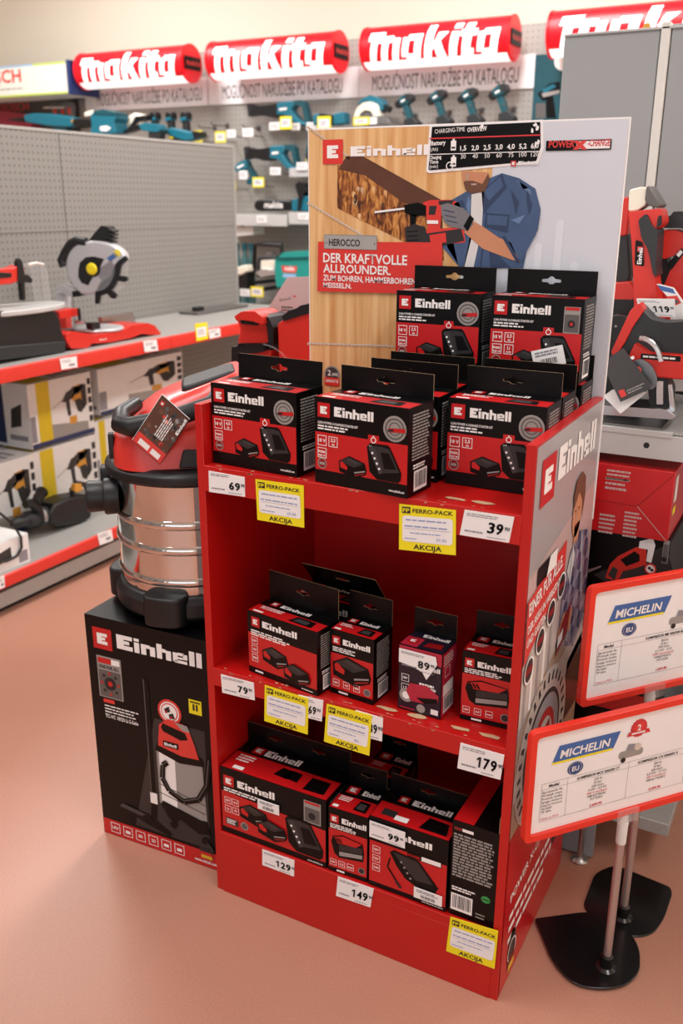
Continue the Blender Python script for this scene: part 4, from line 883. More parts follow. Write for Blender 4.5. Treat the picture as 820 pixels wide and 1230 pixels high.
# ------------------------------------------------------------------ two framed price signs on poles
def local_foot(t, x, y, z):
    mb = MB(); mb.lathe([(.008, 0), (.009, .001), (.009, z), (.008, z+.0005)], 'rubber', (x, y, 0), n=14); mb.build('rubber_foot', t)
def floor_sign(label, pole, base_px, corners, ptop, wide, zt, rows, cols, variant):
    zb = .0046 if variant == 0 else 0
    t = thing('price_sign', label, 'price sign', (pole[0], pole[1], 0), 0)
    n = Vector((.77, -.64, 0)).normalized(); U = Vector((.64, .77, 0)).normalized(); Z = Vector((0, 0, 1))
    bp = [at(u, v, z=0) for u, v in base_px]
    mb = MB(); q = rnd([(p.x, p.y) for p in bp], [.004]+[.03]*(len(bp)-1) if variant == 0 else .02, 5); mb.prism(q, (0, 0, zb), (1, 0, 0), (0, 1, 0), (0, 0, .004), 'base_black'); bpl = mb.build('base_plate', t, .0015); zb and [local_foot(bpl, pole[0]+a, pole[1]+b, zb) for a, b in ((-.04, -.03), (.035, .0), (-.08, .04))]
    px, py = pole; mb = MB(); mb.lathe([(.0185, .004), (.0185, .009), (.012, .013), (.0115, .035), (.009, .038)], 'base_black', (px, py, 0), n=24); mb.build('pole_socket', t)
    mb = MB(); mb.lathe([(.0075, .03), (.0075, ptop-.06), (.0072, ptop-.058)], 'pole_metal', (px, py, 0), n=20); pl = mb.build('pole', t)
    mb = MB(); mb.lathe([(.009, ptop-.062), (.0095, ptop-.02), (.008, ptop-.016), (.008, ptop)], 'post_white', (px, py, 0), n=20); mb.build('pole_sleeve', pl)
    c0 = Vector((px, py, 0)); a0, a1, zl, zh = wide
    mb = MB(); mb.prism(rnd([(-.022, -.012), (.022, -.012), (.022, .016), (-.022, .016)], .004), c0+Z*(zl+.0)+n*.009, U, Z, n*.003, 'clear_plastic'); mb.prism([(-.012, -.014), (.012, -.014), (.012, .004), (-.012, .004)], c0+Z*(zl-.001)-n*.006, U, Z, n*.014, 'clear_plastic'); mb.build('holder_clip', t, .001)
    W, H = a1-a0, zh-zl; fr = .0115
    mb = MB(); mb.prism(rnd([(0, 0), (W, 0), (W, H), (0, H)], .012), c0+U*a0+Z*zl-n*.005, U, Z, n*.013, 'frame_red', holes=[rnd([(fr, fr), (W-fr, fr), (W-fr, H-fr), (fr, H-fr)], .008)]); fm = mb.build('frame', t, .003, 3)
    mb = MB(); mb.prism(rnd([(fr*.7, fr*.7), (W-fr*.7, fr*.7), (W-fr*.7, H-fr*.7), (fr*.7, H-fr*.7)], .01), c0+U*a0+Z*zl-n*.003, U, Z, n*.004, 'paper')
    d = D(mb, c0+U*a0+Z*zl+n*.0012, U, Z)
    if d.N.dot(n) < 0: d.N = -d.N
    # blue slanted banner with the maker's word
    bx = .046; by = H*.665; bh = .031; bw = .132
    d.poly([(bx, by), (bx+bw-.012, by), (bx+bw, by+bh), (bx+.012, by+bh)], 'michelin_blue', 1); d.rect(bx-.0, by-.002, bx+bw-.014, by+.002, 'label_yellow', 2)
    d.text('MICHELIN', bx+.014, by+.0075, .0145, 'white_print', 3, True, w=.096, shear=.15)
    d.disc(bx+.047, by-.019, .0155, 'eu_blue', 1, n=24, ry=.0125); d.ring(bx+.047, by-.019, .0125, .0009, 'plate_silver', 2); d.text('EU', bx+.047, by-.0235, .0085, 'white_print', 3, True, al='c')
    # compressor table
    tx0, tx1, ty0, ty1 = .030, W-.040, H*.15, H*.50; cw = (tx1-tx0-.05)/cols
    d.frame(tx0, ty0, tx1, ty1, .0006, 'ink_grey', 1); d.rect(tx0+.05, ty0, tx0+.0506, ty1, 'ink_grey', 1); d.rect(tx0, ty1-.012, tx1, ty1-.0115, 'ink_grey', 1)
    d.text('Model', tx0+.014, ty1-.009, .0055, 'ink', 2, True)
    for r, s in enumerate(('Spremnik lit.', 'Pritisak max.', 'Protok zraka', 'Snaga motora', 'Napon motora', 'Artikl', 'TP šifra')): d.text(s, tx0+.002, ty1-.019-r*.0063, .0045, 'ink', 2, w=.040 if len(s) > 8 else .02)
    d.text('Cijena sa PDV:', tx0+.002, ty0+.003, .0042, 'ink_red', 2, w=.036)
    for c in range(cols):
        x = tx0+.05+cw*(c+.5); d.rect(tx0+.05+cw*(c+1)-.0006, ty0, tx0+.05+cw*(c+1), ty1, 'ink_grey', 1)
        d.text(rows[c][0], x, ty1-.009, .005, 'ink', 2, True, al='c', w=min(.085, cw*.9))
        for r, s in enumerate(rows[c][1]): d.text(s, x, ty1-.019-r*.0063, .0045, 'ink' if r != 4 else 'ink_red', 2, al='c')
        d.text(rows[c][2], x, ty0+.003, .0052, 'ink_red', 2, True, al='c')
    if variant == 0:       # rosette and compressor picture
        rx, ry = .215, H*.80
        for k in range(16): a = 2*PI*k/16; d.disc(rx+.014*math.cos(a), ry+.014*math.sin(a), .0035, 'ink_red', 1, n=8)
        d.disc(rx, ry, .0145, 'ink_red', 2); d.disc(rx, ry, .010, 'label_red', 3); d.text('2', rx, ry-.004, .011, 'white_print', 4, True, al='c'); d.poly([(rx-.024, ry-.012), (rx+.024, ry-.012), (rx+.02, ry-.004), (rx-.02, ry-.004)], 'ink_red', 4); d.scribble(rx-.015, ry-.0105, rx+.015, ry-.0055, 1, 'white_print', 5, .7, .1)
    rx, ry = .205, H*.565
    d.poly(rnd([(rx-.026, ry-.004), (rx+.024, ry-.004), (rx+.024, ry+.010), (rx-.026, ry+.010)], .007), 'grey_print', 2); d.disc(rx-.016, ry-.007, .005, 'ink', 3); d.poly([(rx-.012, ry+.01), (rx+.004, ry+.01), (rx+.006, ry+.02), (rx-.008, ry+.022)], 'ink_grey', 3); d.disc(rx+.012, ry+.013, .007, 'panel_light', 3)
    mb.build('sheet', fm)
    return t
floor_sign('front red-framed price sign on a short pole, beside the right corner of the stand', (.753, .160), [(641.6, 1107), (708, 1098), (745, 1110), (768, 1140), (768, 1172), (752, 1188), (722, 1193), (688, 1187), (663, 1160)], None, .345, (-.206, .16, .343, .551), 0, [('KOMPRESOR MCX 200/300 CT', ['270 lit', '10 bar', '600 l/min', '4 kW - 5,5 KS', '400 V (trofazni)', 'MBN03TR000', 'MT72903'], '2.699,90'), ('KOMPRESOR CX 500/850 X', ['500 lit', '10 bar', '600 l/min', '5,5 kW - 7,5 KS', '400 V (trofazni)', 'MBN01TR0852', ''], '3.099,90')], 2, 0)
floor_sign('rear red-framed price sign on a taller pole, behind the front sign', (.753, .303), [(699, 1092), (714, 1050), (738, 1040), (805, 1067), (807, 1075), (797, 1105), (784, 1124), (760, 1128), (725, 1114)], None, .52, (-.158, .15, .512, .737), 0, [('KOMPRESOR MB 200/300 BU', ['200 lit', '10 bar', '390 l/min', '2,2 kW - 3 KS', '230V (monofazni)', 'MM03TR0075', 'MT12300'], '1.699,90')], 1, 1)
# ------------------------------------------------------------------ end shelf behind the stand, on the right
def OUT(mb, px, y, dy, m, r=.004, holes=(), n=3):
    """prism whose front outline the photo shows at these points, standing at depth y, dy thick"""
    q = [(p.x, max(p.z, ZMIN)) for p in (at(u, v, y=y) for u, v in px)]
    hs = [[(p.x, p.z) for p in (at(u, v, y=y) for u, v in h)] for h in holes]
    mb.prism(rnd(q, r, n), (0, y, 0), (1, 0, 0), (0, 0, 1), (0, dy, 0), m, holes=[rnd(h, r, n) for h in hs]); return mb
def PXD(mb, y): return D(mb, (0, y, 0), (1, 0, 0), (0, 0, 1))
def xz(u, v, y): p = at(u, v, y=y); return (p.x, p.z)
YR = .47; ZS = .937; ZMIN = ZS+.0008
rack = thing('end_shelf_unit', 'grey metal end shelf unit behind the stand holding red power tools', 'shelf unit', (.25, .7, 0))
mb = MB(); mb.box(-.255, .80, YR, .94, ZS-.012, ZS, 'shelf_grey'); mb.box(-.255, .80, YR-.004, YR+.008, ZS-.046, ZS+.0, 'shelf_light'); mb.box(-.255, .715, YR-.006, YR+.004, ZS-.004, ZS+.006, 'shelf_light')
mb.prism([(a*.006, b*.006) for a, b in ((1, 0), (.5, .9), (-.5, .9), (-1, 0), (-.5, -.9), (.5, -.9))], (.672, YR-.0045, ZS-.022), (1, 0, 0), (0, 0, 1), (0, .001, 0), 'black_plastic')
mb.build('shelf', rack, .002)
mb = MB(); mb.box(-.255, .80, YR-.004, .94, .10, .13, 'shelf_grey'); mb.build('base_shelf', rack, .002)
mb = MB(); mb.box(-.20, .657, .452, .462, .004, .10, 'kick_grey'); mb.build('kick_plate', rack, .001)
for x in (-.15, .634): mb = MB(); mb.lathe([(.016, 0), (.018, .004), (.012, .010), (.006, .012), (.006, .1)], 'steel', (x, .436 if x > 0 else .5, 0), n=18); mb.build('foot', rack)
for x in (-.25, .76): mb = MB(); mb.box(x, x+.03, .90, .94, 0, ZS, 'shelf_grey'); mb.build('upright', rack, .002)
part = thing('partition_panel', 'tall plain grey partition panel with white post behind the red tools', 'panel', (.9, 1.0, 0))
xa = at(680, 45, y=1.0); xb = at(802, 33, y=1.0)
mb = MB(); mb.box(xa.x, xb.x-.012, .985, 1.015, 0.02, xa.z, 'board_grey'); mb.build('board', part, .002)
mb = MB(); mb.box(xb.x+.012, xb.x+1.1, .985, 1.015, .02, xb.z+.004, 'board_grey'); mb.build('board', part, .002)
mb = MB(); mb.box(xb.x-.010, xb.x+.010, .980, 1.02, 0, xb.z+.008, 'post_white'); mb.box(xb.x-.1, xb.x+.1, .95, 1.05, 0, .02, 'post_white'); mb.build('post', part, .003, label='white post between the boards')
mb = MB(); mb.prism([(-.01, 0), (.01, 0), (.004, .012), (-.006, .010)], (xb.x-.045, 1.0, xb.z), (1, 0, 0), (0, 0, 1), (0, .012, 0), 'drill_amber'); mb.build('edge_clip', part)
mb = MB(); mb.box(xa.x, xb.x+1.1, .98, 1.02, xa.z-.001, xa.z+.004, 'shelf_light'); mb.build('top_rail', part, .001)

# cartons below
cx0, cx1 = .30, .729
t = thing('power_tool_carton', 'plain red carton end with pale small print under the grey end shelf', 'box', (.5, .6, 0))
mb = MB(); mb.box(cx0, cx1, .462, .80, .737, .872, 'carton_red'); d = PXD(mb, .462)
for a in ((728, 566, 758, 576, 3), (726, 575, 756, 588, 3), (718, 618, 740, 640, 5), (747, 616, 772, 645, 7)):
    p = xz(a[0], a[3], .462); q = xz(a[2], a[1], .462); d.scribble(p[0], p[1], q[0], q[1], a[4], 'panel_pink', 2, .5)
a, b, c = xz(765, 608, .462), xz(810, 570, .462), xz(800, 650, .462)
d.line(*a, b[0], min(b[1], .87), .0012, 'carton_dark_red', 2); d.line(*a, *c, .0012, 'panel_pink', 2); d.line(cx0+.01, a[1]+.004, *a, .001, 'carton_dark_red', 2)
s2 = D(mb, (cx1, .462, .737), (0, 1, 0), (0, 0, 1)); s2.rect(.02, .07, .05, .12, 'paper', 1); s2.rect(.02, .045, .05, .06, 'label_yellow', 1)
mb.build('carton', t, .0015)
t = thing('power_tool_carton', 'black carton printed with a red cordless tool, below the plain red carton', 'box', (.5, .6, 0))
mb = MB(); mb.box(.30, .735, .470, .80, .565, .7355, 'black_print'); d = PXD(mb, .470)
def dp(m, l, *px): d.poly([xz(u, v, .470) for u, v in px], m, l)
dp('dark_grey_print', 1, (712, 690), (800, 655), (812, 700), (730, 700))
dp('tool_red', 2, (727, 694), (732, 678), (742, 668), (764, 657), (776, 656), (776, 678), (764, 682), (748, 686), (742, 698)); dp('black_print', 3, (745, 672), (762, 662), (768, 666), (768, 674), (752, 680)); dp('drill_grey', 3, (730, 690), (736, 680), (742, 684), (738, 697))
dp('paper', 3, (768, 650), (784, 646), (787, 655), (782, 676), (776, 674), (778, 660), (767, 658)); dp('foil', 2, (706, 684), (722, 679), (722, 681), (706, 688))
a = xz(781, 683, .470); d.disc(a[0], a[1], .0095, 'white_print', 4); d.ring(a[0], a[1], .011, .003, 'label_red', 5); d.disc(a[0]-.002, a[1]+.001, .003, 'ink', 5); d.disc(a[0]+.003, a[1]-.002, .003, 'ink', 5)
a, b = xz(794, 676, .470), xz(819, 652, .470); d.rect(a[0], a[1], min(b[0], .733), b[1], 'grey_print', 2); d.rect(a[0]+.001, a[1]+.001, .732, b[1]-.008, 'dim_print', 3); d.disc((a[0]+.73)/2, a[1]+.008, .005, 'ink', 4)
d.rect(.301, .566, .734, .600, 'carton_red', 1); d.scribble(.6, .57, .72, .595, 2, 'white_print', 2, .5)
mb.build('carton', t, .0015)
t = thing('power_tool_carton', 'dark carton with white price strips low behind the two signs', 'box', (.5, .6, 0))
mb = MB(); mb.box(.30, .73, .475, .80, .352, .5635, 'black_print'); d = PXD(mb, .475); d.rect(.301, .355, .729, .40, 'carton_red', 1); d.rect(.55, .50, .62, .525, 'paper', 2); d.rect(.63, .47, .70, .50, 'paper', 2); d.einhell(.40, .44, .035, 'white_print', 2, w=.13); d.emblem(.33, .43, .05, 2); mb.build('carton', t, .0015)
t = thing('power_tool_carton', 'bottom carton of the pile on the base shelf of the end unit', 'box', (.5, .6, 0))
mb = MB(); mb.box(.30, .72, .478, .80, .131, .3505, 'black_print'); d = PXD(mb, .478); d.rect(.301, .133, .719, .18, 'carton_red', 1); d.einhell(.40, .25, .035, 'white_print', 2, w=.13); d.emblem(.33, .24, .05, 2); mb.build('carton', t, .0015)

# circular saw lying at the front of the shelf
t = thing('circular_saw', 'red and black cordless circular saw at the front of the grey shelf', 'power tool', (.66, .55, ZS))
mb = MB(); OUT(mb, [(700, 492), (708, 486), (800, 492), (812, 500), (806, 504), (706, 497)], .50, .09, 'steel', .002); mb.box(.565, .69, .50, .60, ZS+.0005, ZS+.004, 'steel'); mb.build('base_plate', t, .001)
mb = MB(); OUT(mb, [(766, 366), (782, 384), (800, 388), (835, 385), (845, 440), (815, 432), (790, 425), (768, 421), (748, 428), (742, 440), (735, 436), (744, 408)], .545, .055, 'dark_plastic', .008); mb.build('handle', t, .012, 3)
mb = MB(); OUT(mb, [(768, 363), (774, 372), (760, 392), (750, 412), (738, 430), (733, 424), (744, 400), (757, 372)], .538, .03, 'tool_red', .006); mb.build('front_grip', t, .006, 3)
mb = MB(); OUT(mb, [(762, 412), (780, 424), (838, 428), (845, 450), (838, 458), (770, 452), (752, 440), (756, 424)], .525, .085, 'tool_red', .005); d = PXD(mb, .525); a = xz(769, 431, .525); b = xz(818, 424, .525); d.rect(a[0], a[1], b[0], a[1]+.010, 'black_print', 1); d.scribble(a[0]+.004, a[1]+.002, b[0]-.004, a[1]+.008, 1, 'white_print', 2, .6); mb.build('motor_housing', t, .006, 3)
mb = MB()
q = [at(768+26*math.cos(math.radians(k)), 440-34*math.sin(math.radians(k)), y=.516) for k in range(10, 91, 10)]; mb.tube(q, .0045, 'foil', 8); OUT(mb, [(750, 452), (756, 436), (768, 430), (782, 438), (790, 455), (786, 468), (760, 468)], .517, .006, 'blade', .01); mb.build('blade_guard', t)
mb = MB(); OUT(mb, [(775, 452), (800, 454), (806, 470), (803, 492), (780, 488), (778, 470)], .53, .05, 'black_plastic', .004); mb.build('motor', t, .003)
mb = MB(); OUT(mb, [(788, 458), (796, 458), (796, 486), (788, 486)], .522, .01, 'foil', .002); OUT(mb, [(802, 462), (806, 462), (810, 494), (804, 494)], .52, .01, 'foil', .001); mb.build('depth_bracket', t, .001)
# hang tag leaflet in front
t = thing('leaflet', 'dark grey leaflet with red print hanging in front of the circular saw', 'leaflet', (.60, .49, ZS))
mb = MB(); y = .478; O = [at(u, v, y=yy) for u, v, yy in ((745, 483, y), (722, 436, y+.02), (748, 418, y+.028), (783, 466, y+.012))]
mb.add(O+[p+Vector((0, .003, 0)) for p in O], [(0, 1, 2, 3), (7, 6, 5, 4), (0, 3, 7, 4), (1, 0, 4, 5), (2, 1, 5, 6), (3, 2, 6, 7)], 'charcoal_print')
d = D(mb, O[0], O[3]-O[0], O[1]-O[0]); W1 = (O[3]-O[0]).length; H1_ = (O[1]-O[0]).length
if d.N.y > 0: d.N = -d.N
d.rect(W1*.40, H1_*.86, W1*.52, H1_*.95, 'label_red', 2); d.scribble(W1*.45, H1_*.76, W1*.95, H1_*.85, 1, 'white_print', 2, .8, .1); d.scribble(W1*.35, H1_*.48, W1*.7, H1_*.72, 4, 'grey_print', 2, .4); d.ring(W1*.70, H1_*.5, .006, .002, 'label_red', 3); d.ring(W1*.86, H1_*.5, .006, .002, 'label_red', 3); d.scribble(W1*.2, H1_*.3, W1*.6, H1_*.42, 2, 'grey_print', 2, .5); d.rect(W1*.08, H1_*.08, W1*.25, H1_*.25, 'label_red', 2); d.scribble(W1*.3, H1_*.08, W1*.9, H1_*.2, 2, 'grey_print', 2, .5)
mb.build('cover', t)
mb = MB(); O = [at(u, v, y=yy) for u, v, yy in ((745, 497, .488), (724, 476, .496), (735, 468, .499), (777, 471, .496))]; mb.add(O+[p+Vector((0, .001, 0)) for p in O], [(0, 1, 2, 3), (7, 6, 5, 4), (0, 3, 7, 4), (1, 0, 4, 5), (2, 1, 5, 6), (3, 2, 6, 7)], 'paper'); mb.build('inner_sheet', t, label='white inner sheet')
# price card
mb = MB(); d = plate([(764, 358.5), (810, 359), (811, 381), (769, 379.5)], (0, .605, 0), (0, -1, 0), .0015, mb); price(mb, d, '119', x=.40, hh=.34)
tag(mb.build('price_tag'), 'white price tag reading 119 propped among the red tools', 'price tag')
# upright angle grinder with silver head
t = thing('angle_grinder', 'red cordless grinder standing upright with silver gear head, right of the poster', 'power tool', (.60, .66, ZS))
Y = .645
mb = MB(); OUT(mb, [(754, 254), (775, 252), (794, 250), (797, 268), (788, 276), (776, 272), (778, 300), (786, 330), (793, 395), (778, 398), (762, 392), (760, 330), (758, 290)], Y, .06, 'tool_red', .006)
d = PXD(mb, Y); d.poly([xz(u, v, Y) for u, v in ((764, 288), (771, 291), (773, 320), (762, 318))], 'black_print', 1); gb = mb.build('body', t, .012, 3)
mb = MB(); OUT(mb, [(766, 264), (776, 256), (783, 272), (790, 276), (789, 290), (787, 320), (788, 333), (784, 330), (778, 300), (770, 286)], Y-.008, .07, 'dark_plastic', .006); OUT(mb, [(790, 260), (794, 258), (794, 270), (788, 274)], Y-.005, .06, 'black_plastic', .002); mb.build('grip', t, .006, 3)
mb = MB(); OUT(mb, [(755, 228), (771, 224), (777, 226), (776, 246), (764, 254), (754, 254)], Y+.005, .05, 'cream_plastic', .005); mb.build('gear_head', t, .006, 3)
mb = MB(); OUT(mb, [(776, 224), (779, 223), (793, 246), (790, 250), (778, 247), (774, 240)], Y-.002, .07, 'dim_print', .002); mb.build('disc_guard', t, .003)
mb = MB(); OUT(mb, [(763, 289), (771, 291), (773, 318), (762, 317)], Y-.004, .008, 'black_print', .002); d = PXD(mb, Y-.004); a = xz(765, 302, Y-.004); d.emblem(a[0], a[1], .009, 1, 'label_red'); a = xz(770, 316, Y-.004); d.text('Einhell', a[0], a[1]-.002, .008, 'white_print', 2, True, w=.030, rot=PI/2); mb.build('name_plate', gb)
mb = MB(); OUT(mb, [(757, 400), (764, 388), (800, 398), (806, 412), (806, 470), (757, 468)], Y, .07, 'black_plastic', .004); mb.build('battery', t, .004)
t = thing('drill_driver', 'red drill with black grip half hidden by the poster edge', 'power tool', (.56, .76, ZS)); Y = .735
mb = MB(); OUT(mb, [(738, 240), (754, 236), (756, 250), (753, 282), (746, 284), (738, 280)], Y, .05, 'tool_red', .004); mb.build('body', t, .008, 3)
mb = MB(); OUT(mb, [(738, 279), (754, 281), (757, 330), (752, 345), (734, 344)], Y+.006, .04, 'dark_plastic', .006); mb.build('handle', t, .008, 3)
mb = MB(); OUT(mb, [(730, 340), (757, 338), (766, 352), (760, 362), (728, 360)], Y-.01, .07, 'tool_red', .004); OUT(mb, [(728, 358), (762, 358), (768, 372), (768, 478), (728, 474)], Y-.01, .07, 'black_plastic', .004); mb.build('battery', t, .004)
mb = MB(); OUT(mb, [(752, 246), (757, 248), (757, 262), (752, 264)], Y+.01, .03, 'black_plastic', .002); mb.build('chuck', t, .002)
t = thing('reciprocating_saw', 'big red saw with black top handle leaning at the far right', 'power tool', (.75, .78, ZS)); Y = .75
mb = MB(); OUT(mb, [(794, 276), (812, 276), (830, 284), (842, 300), (842, 420), (815, 398), (796, 380), (790, 360), (800, 336), (812, 306), (796, 312), (790, 300)], Y, .07, 'tool_red', .006); mb.build('body', t, .012, 3)
mb = MB(); OUT(mb, [(794, 264), (806, 258), (808, 254), (822, 254), (845, 262), (845, 285), (818, 274), (796, 274)], Y-.005, .06, 'dark_plastic', .005); mb.build('top_handle', t, .008, 3)
mb = MB(); OUT(mb, [(792, 296), (806, 282), (812, 288), (800, 312), (806, 330), (795, 348), (789, 330)], Y+.01, .05, 'black_plastic', .004); mb.build('trigger_grip', t, .006)
mb = MB(); OUT(mb, [(800, 318), (818, 298), (822, 303), (806, 324)], Y-.003, .006, 'black_print', .002); d = PXD(mb, Y-.003); d.poly([xz(u, v, Y-.003) for u, v in ((812, 306), (817, 300), (820, 303), (815, 309))], 'white_print', 1); mb.build('name_plate', t)
mb = MB(); OUT(mb, [(798, 385), (845, 410), (845, 480), (798, 470)], Y+.0, .07, 'black_plastic', .004); mb.build('battery', t, .004)
# battery packs, small red tool and blister in the heap
t = thing('battery_charger', 'black charger with white marks lying low beside the poster edge', 'charger', (.62, .62, ZS)); Y = .616
mb = MB(); OUT(mb, [(722, 384), (740, 378), (766, 384), (770, 402), (762, 414), (722, 408)], Y, .02, 'black_plastic', .004); OUT(mb, [(724, 404), (760, 410), (752, 476), (724, 476)], Y+.002, .018, 'black_plastic', .004); d = PXD(mb, Y)
for k in range(3): a = xz(738+9*k, 393+k*2, Y); d.rect(a[0], a[1], a[0]+.004, a[1]+.004, 'grey_print', 1)
mb.build('body', t, .002)
t = thing('blister_pack', 'blue and white printed pack leaning behind the 119 price tag', 'pack', (.70, .62, ZS)); Y = .622
mb = MB(); OUT(mb, [(788, 341), (808, 346), (826, 372), (834, 470), (800, 470), (806, 362)], Y, .012, 'box_white', .002); d = PXD(mb, Y); d.poly([xz(u, v, Y) for u, v in ((789, 342), (808, 347), (811, 353), (794, 349))], 'michelin_blue', 1); d.poly([xz(u, v, Y) for u, v in ((800, 356), (813, 355), (818, 364), (808, 368))], 'label_red', 1); d.poly([xz(u, v, Y) for u, v in ((806, 360), (814, 360), (815, 364), (808, 365))], 'dim_print', 2); mb.build('card', t)
# red machines at the left end of the same shelf
t = thing('power_tool', 'open-fronted red machine with black rim left of the poster board', 'power tool', (-.22, .57, ZS)); Y = .56
zt = ZS
mb = MB(); OUT(mb, [(282, 379), (290, 374), (308, 373), (318, 380), (325, 395), (325, 425), (322, 470), (284, 470), (285, 412), (288, 396)], Y+.004, .075, 'tool_red', .006); mb.build('body', t, .006, 3)
mb = MB(); OUT(mb, [(281, 380), (290, 374), (306, 374), (315, 381), (316, 390), (303, 386), (288, 384), (284, 386)], Y-.02, .03, 'tool_red', .003); mb.build('visor', t, .003)
mb = MB(); OUT(mb, [(288, 385), (309, 387), (309, 391), (289, 389)], Y-.001, .006, 'black_plastic', .001); OUT(mb, [(312, 378), (322, 381), (328, 394), (328, 414), (323, 422), (320, 392)], Y-.004, .09, 'black_plastic', .003); mb.build('rim', t, .002)
mb = MB(); OUT(mb, [(282, 416), (316, 413), (318, 421), (310, 424), (280, 426)], Y-.02, .03, 'black_plastic', .002)
for k in range(8): OUT(mb, [(285+4*k, 413), (287+4*k, 413), (287+4*k, 418), (285+4*k, 418)], Y-.022, .02, 'black_plastic', 0)
OUT(mb, [(278, 416), (286, 418), (288, 470), (278, 470)], Y-.01, .06, 'black_plastic', .002); mb.build('comb', t, .001)
mb = MB(); mb.tube([at(u, v, y=Y-.03) for u, v in ((316, 413), (328, 417), (338, 424), (345, 432))], .0018, 'clear_plastic', 6); mb.build('tie', t)
t = thing('container', 'dark red container with black lid holding pale papers, beside the poster edge', 'container', (-.1, .6, ZS)); Y = .56
mb = MB(); OUT(mb, [(333, 389), (340, 384), (352, 378), (372, 372), (400, 372), (400, 470), (336, 470)], Y, .12, 'tool_red', .004); mb.build('body', t, .006, 3)
mb = MB(); OUT(mb, [(338, 380), (346, 373), (356, 370), (360, 367), (372, 364), (402, 364), (402, 374), (372, 376), (352, 382), (340, 386)], Y-.006, .132, 'black_plastic', .002); mb.build('lid', t, .002)
t = thing('paper_sheets', 'pale printed paper sheets sticking up behind the dark red container', 'papers', (-.1, .70, ZS)); Y = .70
mb = MB(); OUT(mb, [(318, 376), (345, 333), (410, 331), (420, 400), (410, 450), (330, 450)], Y, .003, 'panel_pink', .001); d = PXD(mb, Y); a = xz(336, 362, Y); d.text('Einhell', a[0], a[1], .006, 'dim_print', 1, w=.032, rot=.2); a = xz(352, 358, Y); d.rect(a[0], a[1]+.003, a[0]+.008, a[1]+.006, 'label_red', 2); d.scribble(*xz(338, 374, Y), *xz(356, 368, Y), 2, 'dim_print', 1); mb.build('sheet', t)
# ------------------------------------------------------------------ shelving along the left aisle
ZMIN = -9
XB, XL, ZG = -1.88, -1.38, .828
gon = thing('shelving_unit', 'long grey shelving unit with perforated back and red price rails along the left aisle', 'shelf unit', (-1.65, 1.0, 0))
Y0, Y1 = -.72, 2.89
for a, b in ((Y0, .478), (.482, 1.678), (1.682, Y1)):
    for za, zb in ((.14, 1.218), (1.221, 1.592)):
        mb = MB(); mb.box(XB-.03, XB, a, b, za, zb, 'pegboard_side'); mb.build('back_panel', gon)
mb = MB(); mb.box(XB-.04, XB+.003, Y0, Y1, 1.590, 1.602, 'shelf_grey'); mb.build('top_cap', gon, .002)
for y in (.48, 1.68, Y1-.005):
    mb = MB(); mb.box(XB-.028, XB-.004 if y < 2 else XB+.004, y-.005, y+.005, 0, 1.592, 'dim_print' if y < 2 else 'shelf_grey'); mb.build('upright', gon)
for zs, zl, zh in ((ZG, .783, .832), (.148, .108, .153)):
    for a, b in ((Y0, .479), (.481, 1.679), (1.681, Y1)):
        mb = MB(); mb.box(XB+.005, XL-.012, a, b, zs-.03, zs, 'shelf_grey'); mb.box(XL-.025, XL-.008, a, b, zl+.004, zs+.003, 'shelf_grey'); mb.build('shelf', gon, .002)
        mb = MB(); mb.prism(rnd([(-.008, zl), (0, zl), (.002, zh-.004), (-.004, zh), (-.010, zh-.002)], .002), (XL, a, 0), (1, 0, 0), (0, 0, 1), (0, b-a, 0), 'rail_red'); mb.build('price_rail', gon, label='red price rail')
mb = MB(); mb.box(XL-.05, XL-.04, Y0, Y1, .08, .12, 'dim_print'); mb.box(XL-.045, XL-.03, Y0, Y1, .028, .082, 'shelf_grey'); mb.build('kick_plate', gon)  # dark upper strip stands in for the shade under the price rail
mb = MB(); mb.box(XB-.03, XL-.06, Y0, Y1, 0, .03, 'black_plastic'); mb.build('shadow_base', gon)  # solid black base painted for the shadow below the kick plate
def PXX(mb, x): return D(mb, (x, 0, 0), (0, 1, 0), (0, 0, 1))
def yz(u, v, x): p = at(u, v, x=x); return (p.y, p.z)
def OUTX(mb, px, x, dx, m, r=.004, holes=(), n=3):
    q = [(p.y, max(p.z, ZMIN)) for p in (at(u, v, x=x) for u, v in px)]; hs = [[yz(u, v, x) for u, v in h] for h in holes]
    mb.prism(rnd(q, r, n), (x, 0, 0), (0, 1, 0), (0, 0, 1), (-dx, 0, 0), m, holes=[rnd(h, r, n) for h in hs]); return mb
def rail_tag(corners, label, yellow=False, x=XL+.0045):
    mb = MB(); d = plate(corners, (x, 0, 0), (1, 0, 0), .0015, mb, 'label_yellow' if yellow else 'paper'); w, h = d.w, d.h
    if yellow: d.rect(w*.1, h*.2, w*.9, h*.75, 'paper', 1); d.scribble(w*.2, h*.3, w*.8, h*.65, 3, 'ink_grey', 2, .4)
    else: d.scribble(w*.1, h*.55, w*.8, h*.85, 2, 'ink_grey', 1, .4); d.rect(w*.5, h*.2, w*.85, h*.42, 'ink_grey', 1)
    return tag(mb.build('sale_card' if yellow else 'price_tag'), label, 'sale card' if yellow else 'price tag', 'price tags on the left shelf rails')
rail_tag([(72, 431), (92, 428), (93, 441), (74, 444)], 'white price tag on the upper red rail below the scroll saw')
rail_tag([(172, 410), (188, 408), (190, 421), (174, 423)], 'white price tag on the upper red rail below the mitre saw base')
rail_tag([(250, 396), (264, 394), (265, 404), (252, 407)], 'white price tag at the far end of the upper rail beside a yellow card')
rail_tag([(234, 389), (249, 387), (250, 407), (236, 410)], 'yellow sale card at the far end of the upper red rail', True)
rail_tag([(117, 641), (134, 636), (136, 649), (120, 655)], 'white price tag on the lower red rail near the steel vacuum')
rail_tag([(-4, 695), (5, 691), (6, 705), (-3, 709)], 'white price tag on the lower red rail cut off by the left picture edge')

